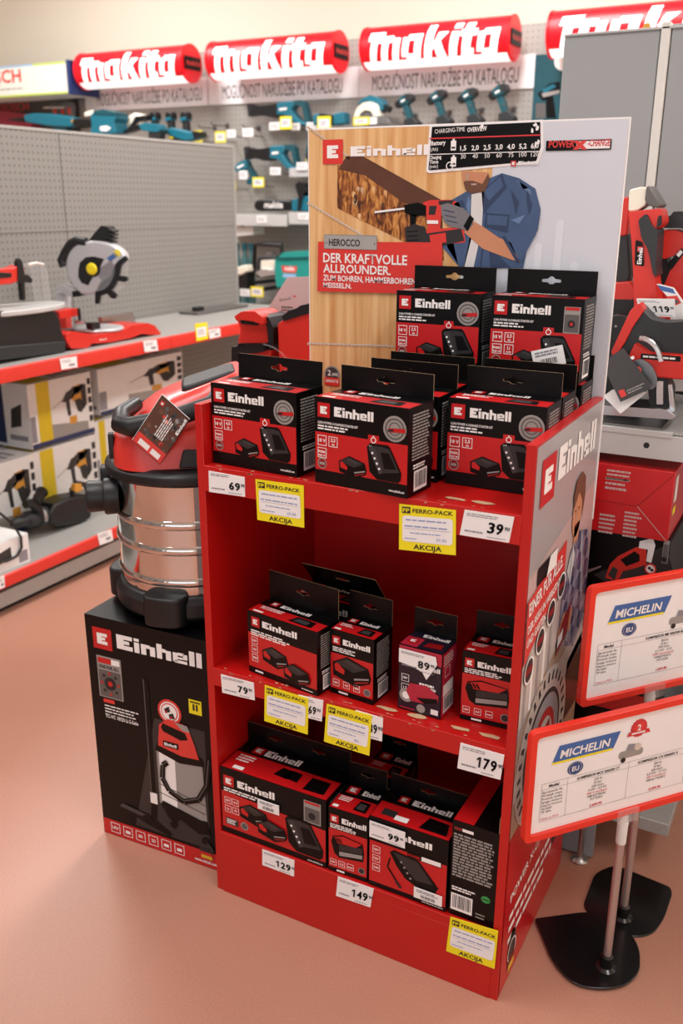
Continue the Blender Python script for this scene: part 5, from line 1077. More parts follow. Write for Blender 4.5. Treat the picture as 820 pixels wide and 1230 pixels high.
# mitre saw
ZMIN = ZG+.0008
t = thing('mitre_saw', 'silver and red mitre saw with round blade guard on the upper left shelf', 'power tool', (-1.55, 1.45, ZG))
X = -1.46
def yzt(l, x): return [(at(u, v, x=x)) for u, v in l]
mb = MB()
OUTX(mb, [(79, 408), (80, 402), (88, 398), (106, 401), (112, 403), (148, 397), (158, 391), (178, 388), (186, 391), (194, 401), (190, 406), (180, 402), (170, 401), (158, 406), (134, 411), (110, 413), (106, 419), (86, 419)], X, .13, 'tool_red', .005)
d = PXX(mb, X); a = yz(120, 409, X); d.text('Einhell', a[0], a[1]-.002, .008, 'white_print', 1, w=.035); mb.build('base', t, .006, 3)
mb = MB(); c = at(128, 396, x=-1.53); mb.lathe([(.01, 0), (.09, 0), (.095, .004), (.09, .012), (.01, .012)], 'saw_silver', (c.x-.02, c.y-.02, ZG+.042), n=40); OUTX(mb, [(110, 388), (120, 387), (121, 395), (111, 396)], -1.50, .03, 'black_plastic', .002); mb.build('turntable', t, .001)
mb = MB(); OUTX(mb, [(122, 381), (160, 375), (164, 390), (124, 396)], -1.62, .02, 'steel', .003); mb.build('fence', t, .002); mb = MB(); OUTX(mb, [(70, 396), (104, 392), (105, 398), (72, 402)], -1.60, .02, 'steel', .003); mb.build('fence', t, .002)
mb = MB(); OUTX(mb, [(70, 374), (94, 370), (97, 379), (72, 383)], -1.56, .05, 'tool_red', .004); mb.lathe([(.006, 0), (.022, .001), (.024, .008), (.006, .011)], 'steel', at(96, 388, x=-1.54), (0, 0, 1), 20); mb.lathe([(.006, 0), (.006, .05)], 'black_plastic', at(96, 387, x=-1.54), (0, 0, 1), 10); mb.build('clamp_knob', t, .002)
# head: guard disc faces the viewer of the aisle, blade plane across the shelf
HC = at(115, 322, x=-1.53); bn = Vector((.30, -.95, .0)).normalized(); bu = Vector((.95, .30, 0)).normalized()
def G(u, v, off=0.): return atp(u, v, HC+bn*off, bn)
def OUTG(mb, px, off, dp, m, r=.004, holes=(), n=3):
    O = HC+bn*off; f = lambda u, v: ((G(u, v, off)-O).dot(bu), (G(u, v, off)-O).z)
    mb.prism(rnd([f(*p) for p in px], r, n), O, bu, Vector((0, 0, 1)), -bn*dp, m, holes=[rnd([f(*p) for p in h], r, n) for h in holes]); return mb
guard = [(78, 316), (82, 302), (92, 293), (108, 289), (124, 290), (138, 295), (148, 304), (151, 314), (138, 318), (134, 330), (120, 340), (116, 354), (98, 355), (88, 346), (80, 332)]
mb = MB(); OUTG(mb, guard, .0, .05, 'saw_silver', .02); d = D(mb, HC, bu, (0, 0, 1))
if d.N.dot(bn) < 0: d.N = -d.N
def gq(u, v): p = G(u, v)-HC; return (p.dot(bu), p.z)
d.poly([gq(*p) for p in ((94, 324), (96, 315), (103, 309), (113, 308), (125, 311), (120, 322), (114, 328), (106, 343), (98, 340), (94, 333))], 'black_plastic', 1); d.poly([gq(*p) for p in ((119, 322), (134, 312), (137, 320), (133, 332), (122, 338), (117, 330))], 'steel', 1); d.poly([gq(*p) for p in ((128, 310), (138, 303), (142, 308), (132, 314))], 'michelin_blue', 1); a = gq(141, 304); d.disc(a[0], a[1], .014, 'label_yellow', 1)
bg = mb.build('blade_guard', t, .008, 3)
mb = MB(); c = G(110, 323, .008); mb.lathe([(.005, 0), (.020, 0), (.022, .004), (.016, .010), (.005, .010)], 'label_yellow', c-bn*.004, bn, 24); mb.lathe([(.02, -.002), (.03, -.002), (.03, .002), (.02, .002)], 'black_plastic', c-bn*.004, bn, 24); mb.build('arbor_cap', bg)
mb = MB(); c = G(118, 326, -.006); mb.lathe([(.01, 0), (.085, 0), (.085, .003), (.01, .003)], 'blade', c, bn, 48); mb.build('saw_blade', t)
mb = MB(); OUTG(mb, [(138, 300), (150, 308), (153, 322), (150, 340), (140, 354), (126, 362), (114, 362), (116, 352), (128, 346), (136, 334), (138, 320)], .004, .012, 'clear_plastic', .01); mb.build('clear_shield', t)
mb = MB(); OUTG(mb, [(150, 307), (153, 312), (145, 319), (143, 330), (136, 346), (128, 353), (119, 356), (118, 350), (126, 347), (132, 341), (137, 330), (138, 318), (142, 313)], .012, .014, 'black_plastic', .003)
OUTG(mb, [(140, 331), (151, 332), (153, 337), (149, 339), (139, 337)], .012, .014, 'black_plastic', .002); OUTG(mb, [(131, 346), (140, 354), (138, 359), (133, 358), (127, 351)], .012, .014, 'black_plastic', .002); OUTG(mb, [(114, 350), (121, 350), (119, 365), (114, 365)], .012, .014, 'black_plastic', .002); mb.build('lower_guard', t, .002)
mb = MB(); OUTG(mb, [(105, 291), (113, 280), (121, 271), (129, 272), (131, 276), (126, 293)], -.01, .06, 'black_plastic', .005)
for k in range(4): OUTG(mb, [(127-.6*k, 274+4.4*k), (136-.6*k, 277+4.4*k), (135.4-.6*k, 279.4+4.4*k), (126-.6*k, 276.8+4.4*k)], -.012, .055, 'dark_plastic', .001)
mb.build('motor', t, .006, 3)
mb = MB(); mb.tube([G(u, v, -.01) for u, v in ((104, 291), (92, 289), (85, 293), (78, 304), (74, 313), (77, 320))], .017, 'black_plastic', 10); mb.build('handle', t)
mb = MB(); OUTG(mb, [(68, 343), (74, 341), (90, 349), (92, 354), (86, 357), (70, 350)], -.005, .05, 'saw_silver', .008); OUTG(mb, [(86, 350), (96, 349), (97, 356), (87, 357)], .0, .05, 'black_plastic', .002); OUTG(mb, [(66, 350), (78, 354), (78, 376), (66, 376)], -.03, .05, 'saw_silver', .004); OUTG(mb, [(68, 374), (78, 372), (80, 402), (70, 402)], -.03, .05, 'tool_red', .004); mb.build('arm', t, .006)
# scroll saw
t = thing('scroll_saw', 'scroll saw with red arm, grey table and black base at the left shelf edge', 'power tool', (-1.55, 1.05, ZG))
mb = MB(); OUTX(mb, [(-40, 376), (64, 371), (72, 384), (74, 398), (79, 410), (78, 424), (0, 432), (-40, 436)], -1.46, .17, 'black_plastic', .006)
OUTX(mb, [(-40, 420), (79, 410), (79, 426), (-40, 438)], -1.455, .18, 'dark_plastic', .004); mb.build('base', t, .006, 3)
mb = MB(); c = at(48, 366, x=-1.54); q = []
for k in range(36): a = 2*PI*k/36; q.append((c.x+.10*math.cos(a)*(1 if math.sin(a) < 0 else 1), c.y-.12+.22*math.sin(a)))
mb.prism(q, (0, 0, c.z-.014), (1, 0, 0), (0, 1, 0), (0, 0, .018), 'shelf_light'); mb.build('table', t, .004)
mb = MB(); OUTX(mb, [(-40, 326), (16, 322), (24, 318), (30, 324), (30, 336), (20, 338), (16, 341), (-40, 346)], -1.52, .045, 'tool_red', .005); mb.build('arm', t, .008, 3)
mb = MB(); OUTX(mb, [(22, 314), (24, 310), (27, 314), (30, 330), (34, 330), (40, 336), (38, 340), (30, 339), (31, 360), (28, 361), (26, 340), (22, 336)], -1.515, .02, 'black_plastic', .002); OUTX(mb, [(-20, 326), (14, 328), (14, 333), (-20, 336)], -1.517, .01, 'black_plastic', .002); mb.build('blade_clamp', t, .002)
mb = MB(); OUTX(mb, [(32, 318), (50, 316), (56, 322), (62, 361), (54, 363), (50, 336), (48, 322), (34, 322)], -1.51, .05, 'clear_plastic', .004); mb.build('clear_guard', t)
mb = MB(); mb.tube([at(u, v, x=-1.49) for u, v in ((34, 318), (44, 316), (52, 318))], .005, 'post_white', 8); mb.build('blower_tube', t)
t = thing('metal_plate', 'thin dark metal plate lying at the far end of the upper left shelf', 'plate', (-1.7, 2.5, ZG)); c = at(262, 372, z=ZG)
mb = MB(); mb.box(c.x-.05, c.x+.06, c.y-.25, c.y+.18, ZG+.001, ZG+.012, 'dim_print'); mb.box(c.x-.01, c.x+.02, c.y-.2, c.y-.14, ZG+.012, ZG+.03, 'black_plastic'); mb.build('plate', t, .003)

# drill cartons on the lower shelf
ZMIN = .149
def drill_carton(label, x, px, depth, big=True, z0=None, strip='yellow_strip'):
    ys = [yz(u, v, x) for u, v in px]; ya, yb = ys[0][0], ys[1][0]; za = z0 if z0 is not None else ys[0][1]; zb = ys[1][1]
    t = thing('drill_carton', label, 'box', (x-depth/2, (ya+yb)/2, za), 0, 'yellow and white drill cartons on the lower left shelf')
    mb = MB(); mb.box(x-depth, x, ya, yb, za, zb, 'box_white'); d = D(mb, (x, ya, za), (0, 1, 0), (0, 0, 1)); w, h = yb-ya, zb-za
    d.rect(.001, .001, w-.001, h*.08, 'box_blue', 1); d.rect(w*.12, h*.08, w*.32, h-.001, strip, 1); d.poly([(w*.12, h*.08), (w*.9, h*.08), (w*.9, h*.22), (w*.12, h*.34)], 'grey_print', 1); d.rect(w*.12, h*.08, w*.32, h*.5, strip, 2)
    d.line(w*.34, h*.55, w*.54, h*.66, .004, 'steel', 3)
    q = lambda *l: [(w*a, h*b) for a, b in l]
    d.poly(q((.5, .62), (.58, .76), (.7, .78), (.7, .66), (.58, .6)), 'drill_grey', 3); d.poly(q((.66, .62), (.68, .82), (.82, .84), (.86, .74), (.82, .6), (.76, .5), (.72, .56)), 'drill_amber', 3); d.poly(q((.58, .74), (.7, .82), (.86, .8), (.8, .72), (.68, .70)), 'drill_grey', 4); d.poly(q((.70, .6), (.8, .62), (.86, .48), (.80, .38), (.74, .42)), 'drill_grey', 4); d.poly(q((.8, .84), (.9, .82), (.9, .5), (.84, .42), (.82, .6)), 'drill_grey', 4); d.poly(q((.56, .6), (.62, .62), (.63, .38), (.58, .38)), 'drill_grey', 4); d.poly(q((.7, .8), (.8, .82), (.8, .7), (.7, .68)), 'drill_grey', 4)
    for k in range(5): d.rect(w*.93, h*(.2+.15*k), w*.985, h*(.3+.15*k), 'ink', 2)
    d.rect(w*.6, h*.24, w*.72, h*.36, 'drill_amber', 2); d.rect(.001, h*.10, w*.08, h*.5, 'ink_grey', 1)
    e = D(mb, (x-depth, ya, za), (1, 0, 0), (0, 0, 1)); e.rect(.004, h*.05, depth*.3, h*.98, 'box_blue', 1); e.poly([(depth*.45, h*.3), (depth*.75, h*.35), (depth*.8, h*.7), (depth*.5, h*.6)], 'drill_grey', 1); e.rect(depth*.4, h*.12, depth*.9, h*.2, 'ink_grey', 1)
    tp = D(mb, (x-depth, ya, zb), (1, 0, 0), (0, 1, 0)); tp.rect(.02, .02, depth-.02, w*.4, 'yellow_strip', 1); tp.scribble(.02, w*.5, depth-.03, w*.9, 3, 'ink_grey', 1)
    return mb.build('carton', t, .0015)
drill_carton('upper white drill carton with yellow stripe in the stack under the scroll saw', -1.68, [(40, 541), (108, 446)], .19, z0=.439)
drill_carton('lower white drill carton with bright yellow stripe under the upper carton', -1.68, [(43, 600), (114, 522)], .19, z0=.149)
drill_carton('drill carton at the left picture edge beside the stacked ones', -1.66, [(-36, 625), (40, 545)], .2, z0=.149)
drill_carton('upper far drill carton with grey picture behind the stack under the mitre saw', -1.70, [(120, 490), (218, 422)], .17, z0=.492, strip='box_white')
drill_carton('lower far drill carton behind the stack under the mitre saw', -1.70, [(116, 545), (150, 497)], .17, z0=.149, strip='yellow_strip')
def front_carton():
    t = thing('drill_carton', 'low white and yellow carton at the front of the lower left shelf', 'box', (-1.5, .7, .149), 0, 'yellow and white drill cartons on the lower left shelf')
    c = at(37, 674, z=.149); mb = MB(); mb.box(c.x-.16, c.x, c.y-.38, c.y, .149, .149+.105, 'box_white'); d = D(mb, (c.x, c.y-.38, .149), (0, 1, 0), (0, 0, 1)); d.rect(.05, .02, .15, .085, 'yellow_strip', 1); d.rect(.33, .01, .37, .05, 'ink_grey', 1); d.poly([(.22, .03), (.3, .04), (.3, .08), (.24, .07)], 'drill_grey', 1)
    tp = D(mb, (c.x-.16, c.y-.38, .2285), (1, 0, 0), (0, 1, 0)); tp.rect(.02, .15, .14, .36, 'yellow_strip', 1); tp.scribble(.03, .2, .13, .3, 4, 'ink', 2); mb.build('carton', t, .0015)
front_carton()
t = thing('rotary_hammer', 'black rotary hammer with side handle lying on the lower left shelf', 'power tool', (-1.52, 1.2, .149)); X = -1.53
mb = MB(); OUTX(mb, [(60, 617), (66, 606), (84, 598), (104, 594), (112, 600), (110, 622), (98, 632), (70, 633), (60, 628)], X, .09, 'black_plastic', .008); mb.build('body', t, .015, 3)
mb = MB(); p = at(58, 618, x=X-.04); q = at(14, 629, x=X-.04); ax = (q-p).normalized(); L = (q-p).length
mb.lathe([(.01, -.03), (.034, -.03), (.036, L*.3), (.03, L*.34), (.032, L*.6), (.022, L*.66), (.02, L*.9), (.012, L)], 'dark_plastic', p, ax, 24); ck = mb.build('chuck', t)
mb = MB(); mb.lathe([(.020, L*.22), (.0375, L*.22), (.0375, L*.30), (.02, L*.3)], 'steel', p, ax, 24); mb.build('collar', ck)
mb = MB(); mb.lathe([(.01, .0), (.018, .002), (.02, .08), (.024, .1), (.01, .104)], 'black_plastic', at(42, 606, x=X-.02), (at(30, 628, x=X+.05)-at(42, 606, x=X-.02)).normalized()*-1, 16); mb.tube([at(u, v, x=X-.02) for u, v in ((30, 606), (36, 604), (46, 612), (52, 628))], .016, 'black_plastic', 10); mb.build('side_handle', t)
mb = MB(); mb.tube([at(u, v, x=X-.03) for u, v in ((88, 600), (86, 588), (92, 580), (102, 582), (106, 592), (100, 600))], .010, 'dark_plastic', 10); mb.build('grip', t)
mb = MB(); OUTX(mb, [(90, 582), (98, 581), (97, 590), (90, 590)], X-.005, .02, 'drill_amber', .002); mb.build('switch', t)
t = thing('power_cable', 'thin black cable looping over the low carton at the left picture edge', 'cable', (-1.45, .75, .149))
mb = MB(); mb.tube([at(u, v, x=-1.40) for u, v in ((-12, 610), (2, 618), (16, 630), (25, 645), (26, 658), (20, 668), (8, 674), (-10, 676))], .0045, 'rubber', 8); mb.build('cable', t)
# ------------------------------------------------------------------ tool wall at the back
ZMIN = -9
YW = 3.90
wallu = thing('tool_wall', 'long grey perforated tool wall with shelves along the back wall', 'shelf unit', (-2.2, 4.0, 0))
xs = [-4.95, -3.80, -2.70, -1.645, -.615, .45, 1.5]
for k, (a, b) in enumerate(zip(xs, xs[1:])):
    mb = MB(); mb.box(a+.002, b-.002, YW, YW+.03, .3, 2.21, 'pegboard_back' if k else 'bosch_panel'); mb.build('back_panel', wallu)
    mb = MB(); mb.box(a-.012, a+.012, YW-.004, YW+.06, 0, 2.21, 'shelf_grey'); mb.build('upright', wallu)
    if k:
        mb = MB(); mb.box(a+.01, b-.01, 3.44, YW, .70, .725, 'shelf_grey'); mb.build('shelf', wallu, .002)
        mb = MB(); mb.box(a+.01, b-.01, 3.425, 3.44, .675, .735, 'rail_red'); mb.build('price_rail', wallu, .002, label='red price rail')
        mb = MB(); mb.box(a+.01, b-.01, 3.40, YW, .10, .16, 'shelf_grey'); mb.build('base_shelf', wallu, .002)
def wx(u, v, y): p = at(u, v, y=y); return p
# shelf ledges higher up
for k, (u0, u1, v0, v1) in enumerate(((250, 346, 257, 272), (348, 460, 255, 271))):
    a = at(u0, v0, y=3.62); b = at(u1, v1, y=3.62); mb = MB(); mb.box(a.x, b.x, 3.62, YW, b.z+.004, a.z-.002, 'shelf_grey'); mb.box(a.x, b.x, 3.605, 3.62, b.z, a.z, 'shelf_light'); mb.build('ledge', wallu, .002)
a = at(347, 202, y=3.70); b = at(420, 212, y=3.70); mb = MB(); mb.box(a.x, b.x, 3.70, YW, b.z, a.z, 'shelf_light'); mb.build('ledge', wallu, .002)
# round lit signs with white text strips
SG = 'round red lit signs above the tool wall'
q, qw = script_word()
def lit_sign(x0, x1, label, strip):
    zc, R, yc = 2.118, .104, 3.70; L = x1-x0
    t = thing('lit_sign', label, 'sign', ((x0+x1)/2, yc, zc-R), 0, SG)
    mb = MB(); n = 48
    for k in range(n):      # red upper part, white underside
        a0, a1 = 2*PI*k/n, 2*PI*(k+1)/n; am = (a0+a1)/2; fr = math.cos(am); m = 'sign_white' if math.sin(am) < -.70 else 'sign_red'
        v = [(x, yc-R*math.cos(a), zc+R*math.sin(a)) for x in (x0, x1) for a in (a0, a1)]; mb.add(v, [(0, 1, 3, 2)], m)
    # wrap the word around the front
    s = L*.90/qw
    for quad in q:
        P = [Vector((*p, 0)) for p in quad]; N = 5
        for k in range(N):
            t0, t1 = k/N, (k+1)/N; Q = [P[0].lerp(P[3], t0), P[1].lerp(P[2], t0), P[1].lerp(P[2], t1), P[0].lerp(P[3], t1)]; out = []
            for p in Q:
                an = math.radians(-43)+p.y*.160/R; out.append((x0+L*.05+p.x*s, yc-(R+.0012)*math.cos(an), zc+(R+.0012)*math.sin(an)))
            mb.add(out, [(0, 1, 2, 3)], 'sign_white')
    mb.build('tube', t)
    for xe, sg in ((x0, -1), (x1, 1)):
        mb = MB(); mb.lathe([(.01, 0), (R-.004, 0), (R+.004, .004), (R+.004, .014), (R-.008, .016), (.01, .012)], 'sign_red', (xe, yc, zc), (sg, 0, 0), 40)
        if sg > 0:
            d = D(mb, (xe+.0165, yc-R*.8, zc-.02), (0, 1, 0), (0, 0, 1)); mb.box(xe+.012, xe+.022, yc-R*.75, yc+R*.75, zc-.035, zc+.035, 'black_print'); d = D(mb, (xe+.0222, yc-R*.7, zc-.02), (0, 1, 0), (0, 0, 1)); d.quads(q, .01, .008, .026, 'label_red', 2)
        mb.build('end_cap', t)
    mb = MB()
    for x in (x0+.12, x1-.12): mb.box(x-.02, x+.02, yc+R*.6, YW+.02, zc-.02, zc+.02, 'shelf_grey')
    mb.build('bracket', t)
    u0, u1, s0, s1, vt = strip; yb = YW-.012; za, zb = at(110, 134, y=yb).z, at(110, 112, y=yb).z+.05
    xa, xb = at(s0, vt, y=yb).x, at(s1, vt, y=yb).x; ta, tb = at(u0, vt, y=yb), at(u1, vt, y=yb)
    mb = MB(); mb.box(xa+.004, xb-.004, yb, YW-.001, za, zb, 'banner_white'); d = D(mb, (0, yb-.0004, 0), (1, 0, 0), (0, 0, 1)); d.text('MOGUĆNOST NARUDŽBE PO KATALOGU', ta.x, za+.030, .078, 'dark_grey_print', 1, False, w=tb.x-ta.x)
    tag(mb.build('text_banner'), label.replace('round red lit sign', 'white text strip under the round red sign'), 'banner', 'white text strips on the tool wall')
lit_sign(at(92, 100, y=3.60).x, at(226, 90, y=3.68).x, 'round red lit sign nearest the white and navy light box', (117, 243, 102, 250, 128))
lit_sign(at(249, 90, y=3.60).x, at(404, 75, y=3.68).x, 'round red lit sign directly above the two hanging saws', (267, 411, 250, 431, 116))
lit_sign(at(434, 80, y=3.60).x, at(613, 60, y=3.68).x, 'round red lit sign above the row of hanging drills', (447, 622, 431, 642, 102))
x4 = at(658, 50, y=3.60).x
lit_sign(x4, x4+.98, 'round red lit sign cut off by the grey partition panel', (735, 940, 722, 950, 90))
# light box of the left bay
t = thing('light_box', 'white light box with red lettering and navy end, at the far left', 'sign', (-4.4, 3.75, 2.0))
p0 = at(-30, 82, y=3.6); p1 = at(81, 73, y=3.6); p2 = at(84, 112, y=3.6)
mb = MB(); mb.box(-4.95, p1.x-.01, 3.6, 3.855, p2.z, p1.z, 'light_white'); d = D(mb, (0, 3.6, 0), (1, 0, 0), (0, 0, 1)); a = at(-28, 104, y=3.6)
d.text('BOSCH', a.x, a.z+.01, .075, 'bosch_red', 1, True, w=at(26, 100, y=3.6).x-a.x); d.scribble(a.x+.15, a.z-.035, a.x+.42, a.z-.025, 1, 'grey_print', 1, .8, 0); d.rect(-4.95, p1.z-.012, p1.x-.3, p1.z-.001, 'sky_print', 1); d.rect(p1.x-.3, p1.z-.012, p1.x-.02, p1.z-.001, 'green_led', 1); d.rect(-4.95, p2.z+.001, p1.x-.02, p2.z+.012, 'green_led', 1); mb.build('box', t, .003)
mb = MB(); mb.box(p1.x-.009, p1.x+.02, 3.59, 3.855, p2.z-.006, p1.z+.005, 'bosch_navy'); mb.build('end_panel', t, .003)
mb = MB(); mb.box(-3.80, -3.75, 3.84, 3.895, 1.98, 2.12, 'bosch_navy'); mb.build('side_panel', t, .003)
t = thing('bay_header', 'dark header panel with red lettering below the white light box', 'sign', (-4.4, 3.85, 1.7))
mb = MB(); a = at(-40, 122, y=3.86); b = at(86, 150, y=3.86); mb.box(-4.95, b.x, 3.86, 3.895, 1.72, a.z, 'bosch_panel'); d = D(mb, (0, 3.8598, 0), (1, 0, 0), (0, 0, 1)); a = at(2, 134, y=3.86); b = at(35, 134, y=3.86); d.text('BOSCH', a.x, a.z, .05, 'bosch_red', 1, True, w=b.x-a.x); mb.build('panel', t)
# left hand tools seen over the shelving
def wtool(name, label, cat, y, parts, group=None, base=None):
    cx = at(*parts[0][2][0], y=y)
    t = thing(name, label, cat, (cx.x, y, cx.z), 0, group)
    seen = {}
    for nm, m, px, th, off, r in parts:
        mb = MB(); OUT(mb, px, y+off, th, m, r); mb.build(nm, t, min(.012, th*.25, max(r*.8, .002)), 2)
    return t
wtool('tool_case', 'maroon case edge at the far left above the shelving', 'case', 3.76, [('body', 'maroon', [(-30, 128), (34, 137), (38, 143), (36, 160), (-30, 160)], .10, 0, .01)])
for k, u in enumerate((60, 69, 77)): wtool('bit_holder', ['slim grey-red driver', 'middle grey-red driver', 'last grey-red driver'][k]+' hanging under the dark header panel', 'power tool', 3.82-.042*k, [('body', 'dim_print', [(u, 124), (u+7, 122), (u+10, 128), (u+9, 138), (u+12, 150), (u+6, 151), (u+3, 138), (u, 132)], .036, 0, .006), ('trim', 'bosch_red', [(u+3, 130), (u+7, 129), (u+8, 136), (u+5, 137)], .038, -.002, .003), ('bit', 'steel', [(u-8, 128.5), (u+1, 128), (u+1, 130), (u-8, 130.5)], .01, .02, .001)], 'grey-red drivers below the dark header')
wtool('polisher', 'long teal polisher with black cord end over the shelving edge', 'power tool', 3.62, [('body', 'teal', [(28, 138), (40, 136), (66, 137), (88, 141), (90, 150), (84, 153), (60, 152), (30, 147)], .08, 0, .012), ('cord_end', 'black_plastic', [(8, 143), (29, 141), (30, 147), (12, 145)], .03, .02, .004), ('vent', 'drill_amber', [(85, 144), (89, 144), (90, 147), (86, 147)], .084, -.002, .002), ('grip', 'teal_dark', [(62, 146), (76, 146), (80, 156), (64, 156)], .06, .01, .006)])
wtool('belt_sander', 'teal sander with round top knob and black front handle over the shelving', 'power tool', 3.47, [('body', 'teal', [(108, 140), (112, 134), (126, 133), (138, 136), (139, 143), (136, 146), (140, 160), (108, 162), (110, 148)], .12, 0, .012), ('handle', 'black_plastic', [(88, 142), (110, 143), (110, 152), (92, 154), (86, 148)], .06, .02, .008), ('cap', 'teal_dark', [(112, 133), (124, 131), (138, 135), (138, 139), (112, 138)], .124, -.003, .004), ('plate', 'white_print', [(120, 152), (128, 151), (133, 154), (128, 158), (120, 157)], .004, -.004, .002), ('knob', 'cream_plastic', [(101, 135), (110, 132), (112, 138), (102, 140)], .04, .02, .006)])
wtool('circular_saw', 'small white and black circular saw on the far tool wall', 'power tool', 3.60, [('guard', 'cream_plastic', [(150, 148), (152, 140), (160, 135), (168, 137), (172, 146), (170, 156), (152, 158)], .08, 0, .015), ('handle', 'black_plastic', [(162, 140), (178, 138), (176, 144), (166, 146), (156, 156), (150, 158), (158, 148)], .05, -.01, .006)])
for k, (u, lab) in enumerate(((182, 'first black-chucked drill beside the far white circular saw'), (201, 'second black-chucked drill, middle of the far three'), (219, 'third black-chucked drill of the far wall, by the yellow card'))):
    wtool('drill', lab, 'power tool', 3.72, [('motor', 'black_plastic', [(u-4, 140), (u-3, 135), (u+2, 133), (u+5, 136), (u+5, 142), (u, 146)], .06, 0, .01), ('handle', 'dark_plastic', [(u-1, 144), (u+4, 142), (u+6, 162), (u+1, 163)], .045, .008, .006), ('band', 'teal', [(u-4, 142), (u+4, 140), (u+4, 144), (u-3, 146)], .064, -.002, .003)], 'drills hanging on the far wall')
wtool('multi_tool', 'teal oscillating tool lying under the first far drill', 'power tool', 3.50, [('body', 'teal', [(166, 150), (174, 147), (190, 149), (193, 156), (188, 159), (170, 157)], .07, 0, .01), ('grip', 'black_plastic', [(146, 158), (166, 149), (169, 154), (150, 160)], .05, .01, .006), ('foot', 'dark_plastic', [(178, 157), (192, 157), (191, 168), (178, 168)], .06, .005, .006)])
wtool('angle_drill', 'teal angle drill lying under the third far drill', 'power tool', 3.60, [('body', 'teal', [(200, 155), (206, 153), (226, 158), (238, 158), (239, 165), (232, 168), (222, 170), (208, 165), (202, 163)], .07, 0, .01), ('end_cap', 'black_plastic', [(230, 157), (239, 158), (240, 164), (233, 167)], .074, -.002, .004), ('chuck', 'black_plastic', [(190, 158), (202, 157), (202, 161), (192, 161)], .04, .015, .003), ('switch', 'label_yellow', [(202, 164), (207, 164), (207, 167), (202, 166)], .072, -.002, .001), ('foot', 'dark_plastic', [(206, 163), (222, 168), (220, 176), (204, 174)], .06, .005, .004)])
# reciprocating saws
def recip(label, y, f, grp=None):
    return wtool('reciprocating_saw', label, 'power tool', y, [
        ('body', 'teal', [f(332, 123), f(350, 121), f(353, 126), f(349, 132), f(356, 142), f(364, 147), f(371, 146), f(371, 150), f(357, 151), f(345, 140), f(340, 138), f(332, 138)], .07, 0, .008),
        ('boot', 'black_plastic', [f(301, 132), f(304, 125), f(310, 127), f(322, 126), f(333, 124), f(334, 140), f(325, 141), f(313, 138), f(300, 139)], .065, .003, .003),
        ('shoe', 'dark_plastic', [f(296, 126), f(299, 124), f(302, 131), f(304, 139), f(298, 140)], .05, .01, .002),
        ('handle', 'teal_dark', [f(350, 121), f(362, 120), f(366, 123), f(371, 146), f(366, 147), f(362, 128), f(354, 126)], .05, .01, .006),
        ('name_plate', 'white_print', [f(335, 130), f(344, 129), f(344, 132), f(335, 133)], .004, -.003, .001)], 'reciprocating saws on the tool wall')
recip('upper teal and black reciprocating saw on the tool wall', 3.74, lambda u, v: (u, v))
recip('lower teal and black reciprocating saw left of the poster', 3.74, lambda u, v: (u-4-(u-297)*.13, v+51.5+(u-297)*.03))
wtool('multi_tool', 'teal cylinder tool poking above the poster, right of the upper saw', 'power tool', 3.72, [('body', 'teal', [(375, 138), (382, 136), (396, 139), (402, 136), (412, 134), (414, 148), (402, 150), (376, 150)], .08, 0, .008), ('collar', 'black_plastic', [(383, 136), (400, 138), (400, 150), (384, 150)], .084, -.002, .003)])
wtool('cordless_drill', 'small teal pistol drill hanging left of the chainsaw', 'power tool', 3.76, [('motor', 'teal', [(280, 203), (284, 196), (294, 191), (297, 196), (296, 203), (284, 207)], .06, 0, .008), ('handle', 'teal_dark', [(292, 198), (297, 197), (304, 208), (308, 214), (303, 218), (299, 208)], .045, .008, .004), ('battery', 'teal', [(296, 216), (305, 212), (308, 216), (302, 222), (296, 221)], .07, -.004, .004), ('plate', 'white_print', [(284, 200), (292, 197), (293, 199), (285, 203)], .004, -.003, .001)])
wtool('chainsaw', 'teal chainsaw with black bar cover on the ledge beside the poster', 'power tool', 3.64, [('bar_cover', 'black_plastic', [(304, 247), (306, 241), (312, 239), (350, 240), (350, 253), (312, 254), (306, 252)], .05, 0, .012), ('body', 'teal', [(350, 240), (356, 238), (362, 236), (378, 234), (400, 234), (400, 254), (350, 254)], .14, -.01, .008), ('hand_guard', 'black_plastic', [(354, 222), (358, 218), (364, 220), (366, 226), (372, 226), (374, 230), (366, 231), (362, 240), (360, 254), (357, 254), (358, 236)], .08, -.02, .005), ('front_handle', 'black_plastic', [(364, 221), (385, 221), (385, 226), (364, 226)], .04, .03, .004)])
tt = [o for o in COL.objects if o.name.startswith('chainsaw')][0]
mb = MB(); d = D(mb, (0, 3.638, 0), (1, 0, 0), (0, 0, 1)); a = at(317, 249.5, y=3.638); d.text('makita', a.x, a.z, .035, 'white_print', 1, True, w=.13, shear=.2); mb.build('lettering', tt)
wtool('angle_grinder', 'teal tool half hidden by the left edge of the poster', 'power tool', 3.70, [('body', 'teal_dark', [(368, 175), (374, 160), (390, 160), (390, 190), (366, 190)], .07, 0, .006), ('ring', 'dark_plastic', [(367, 184), (388, 184), (388, 195), (369, 195)], .074, -.002, .004)])
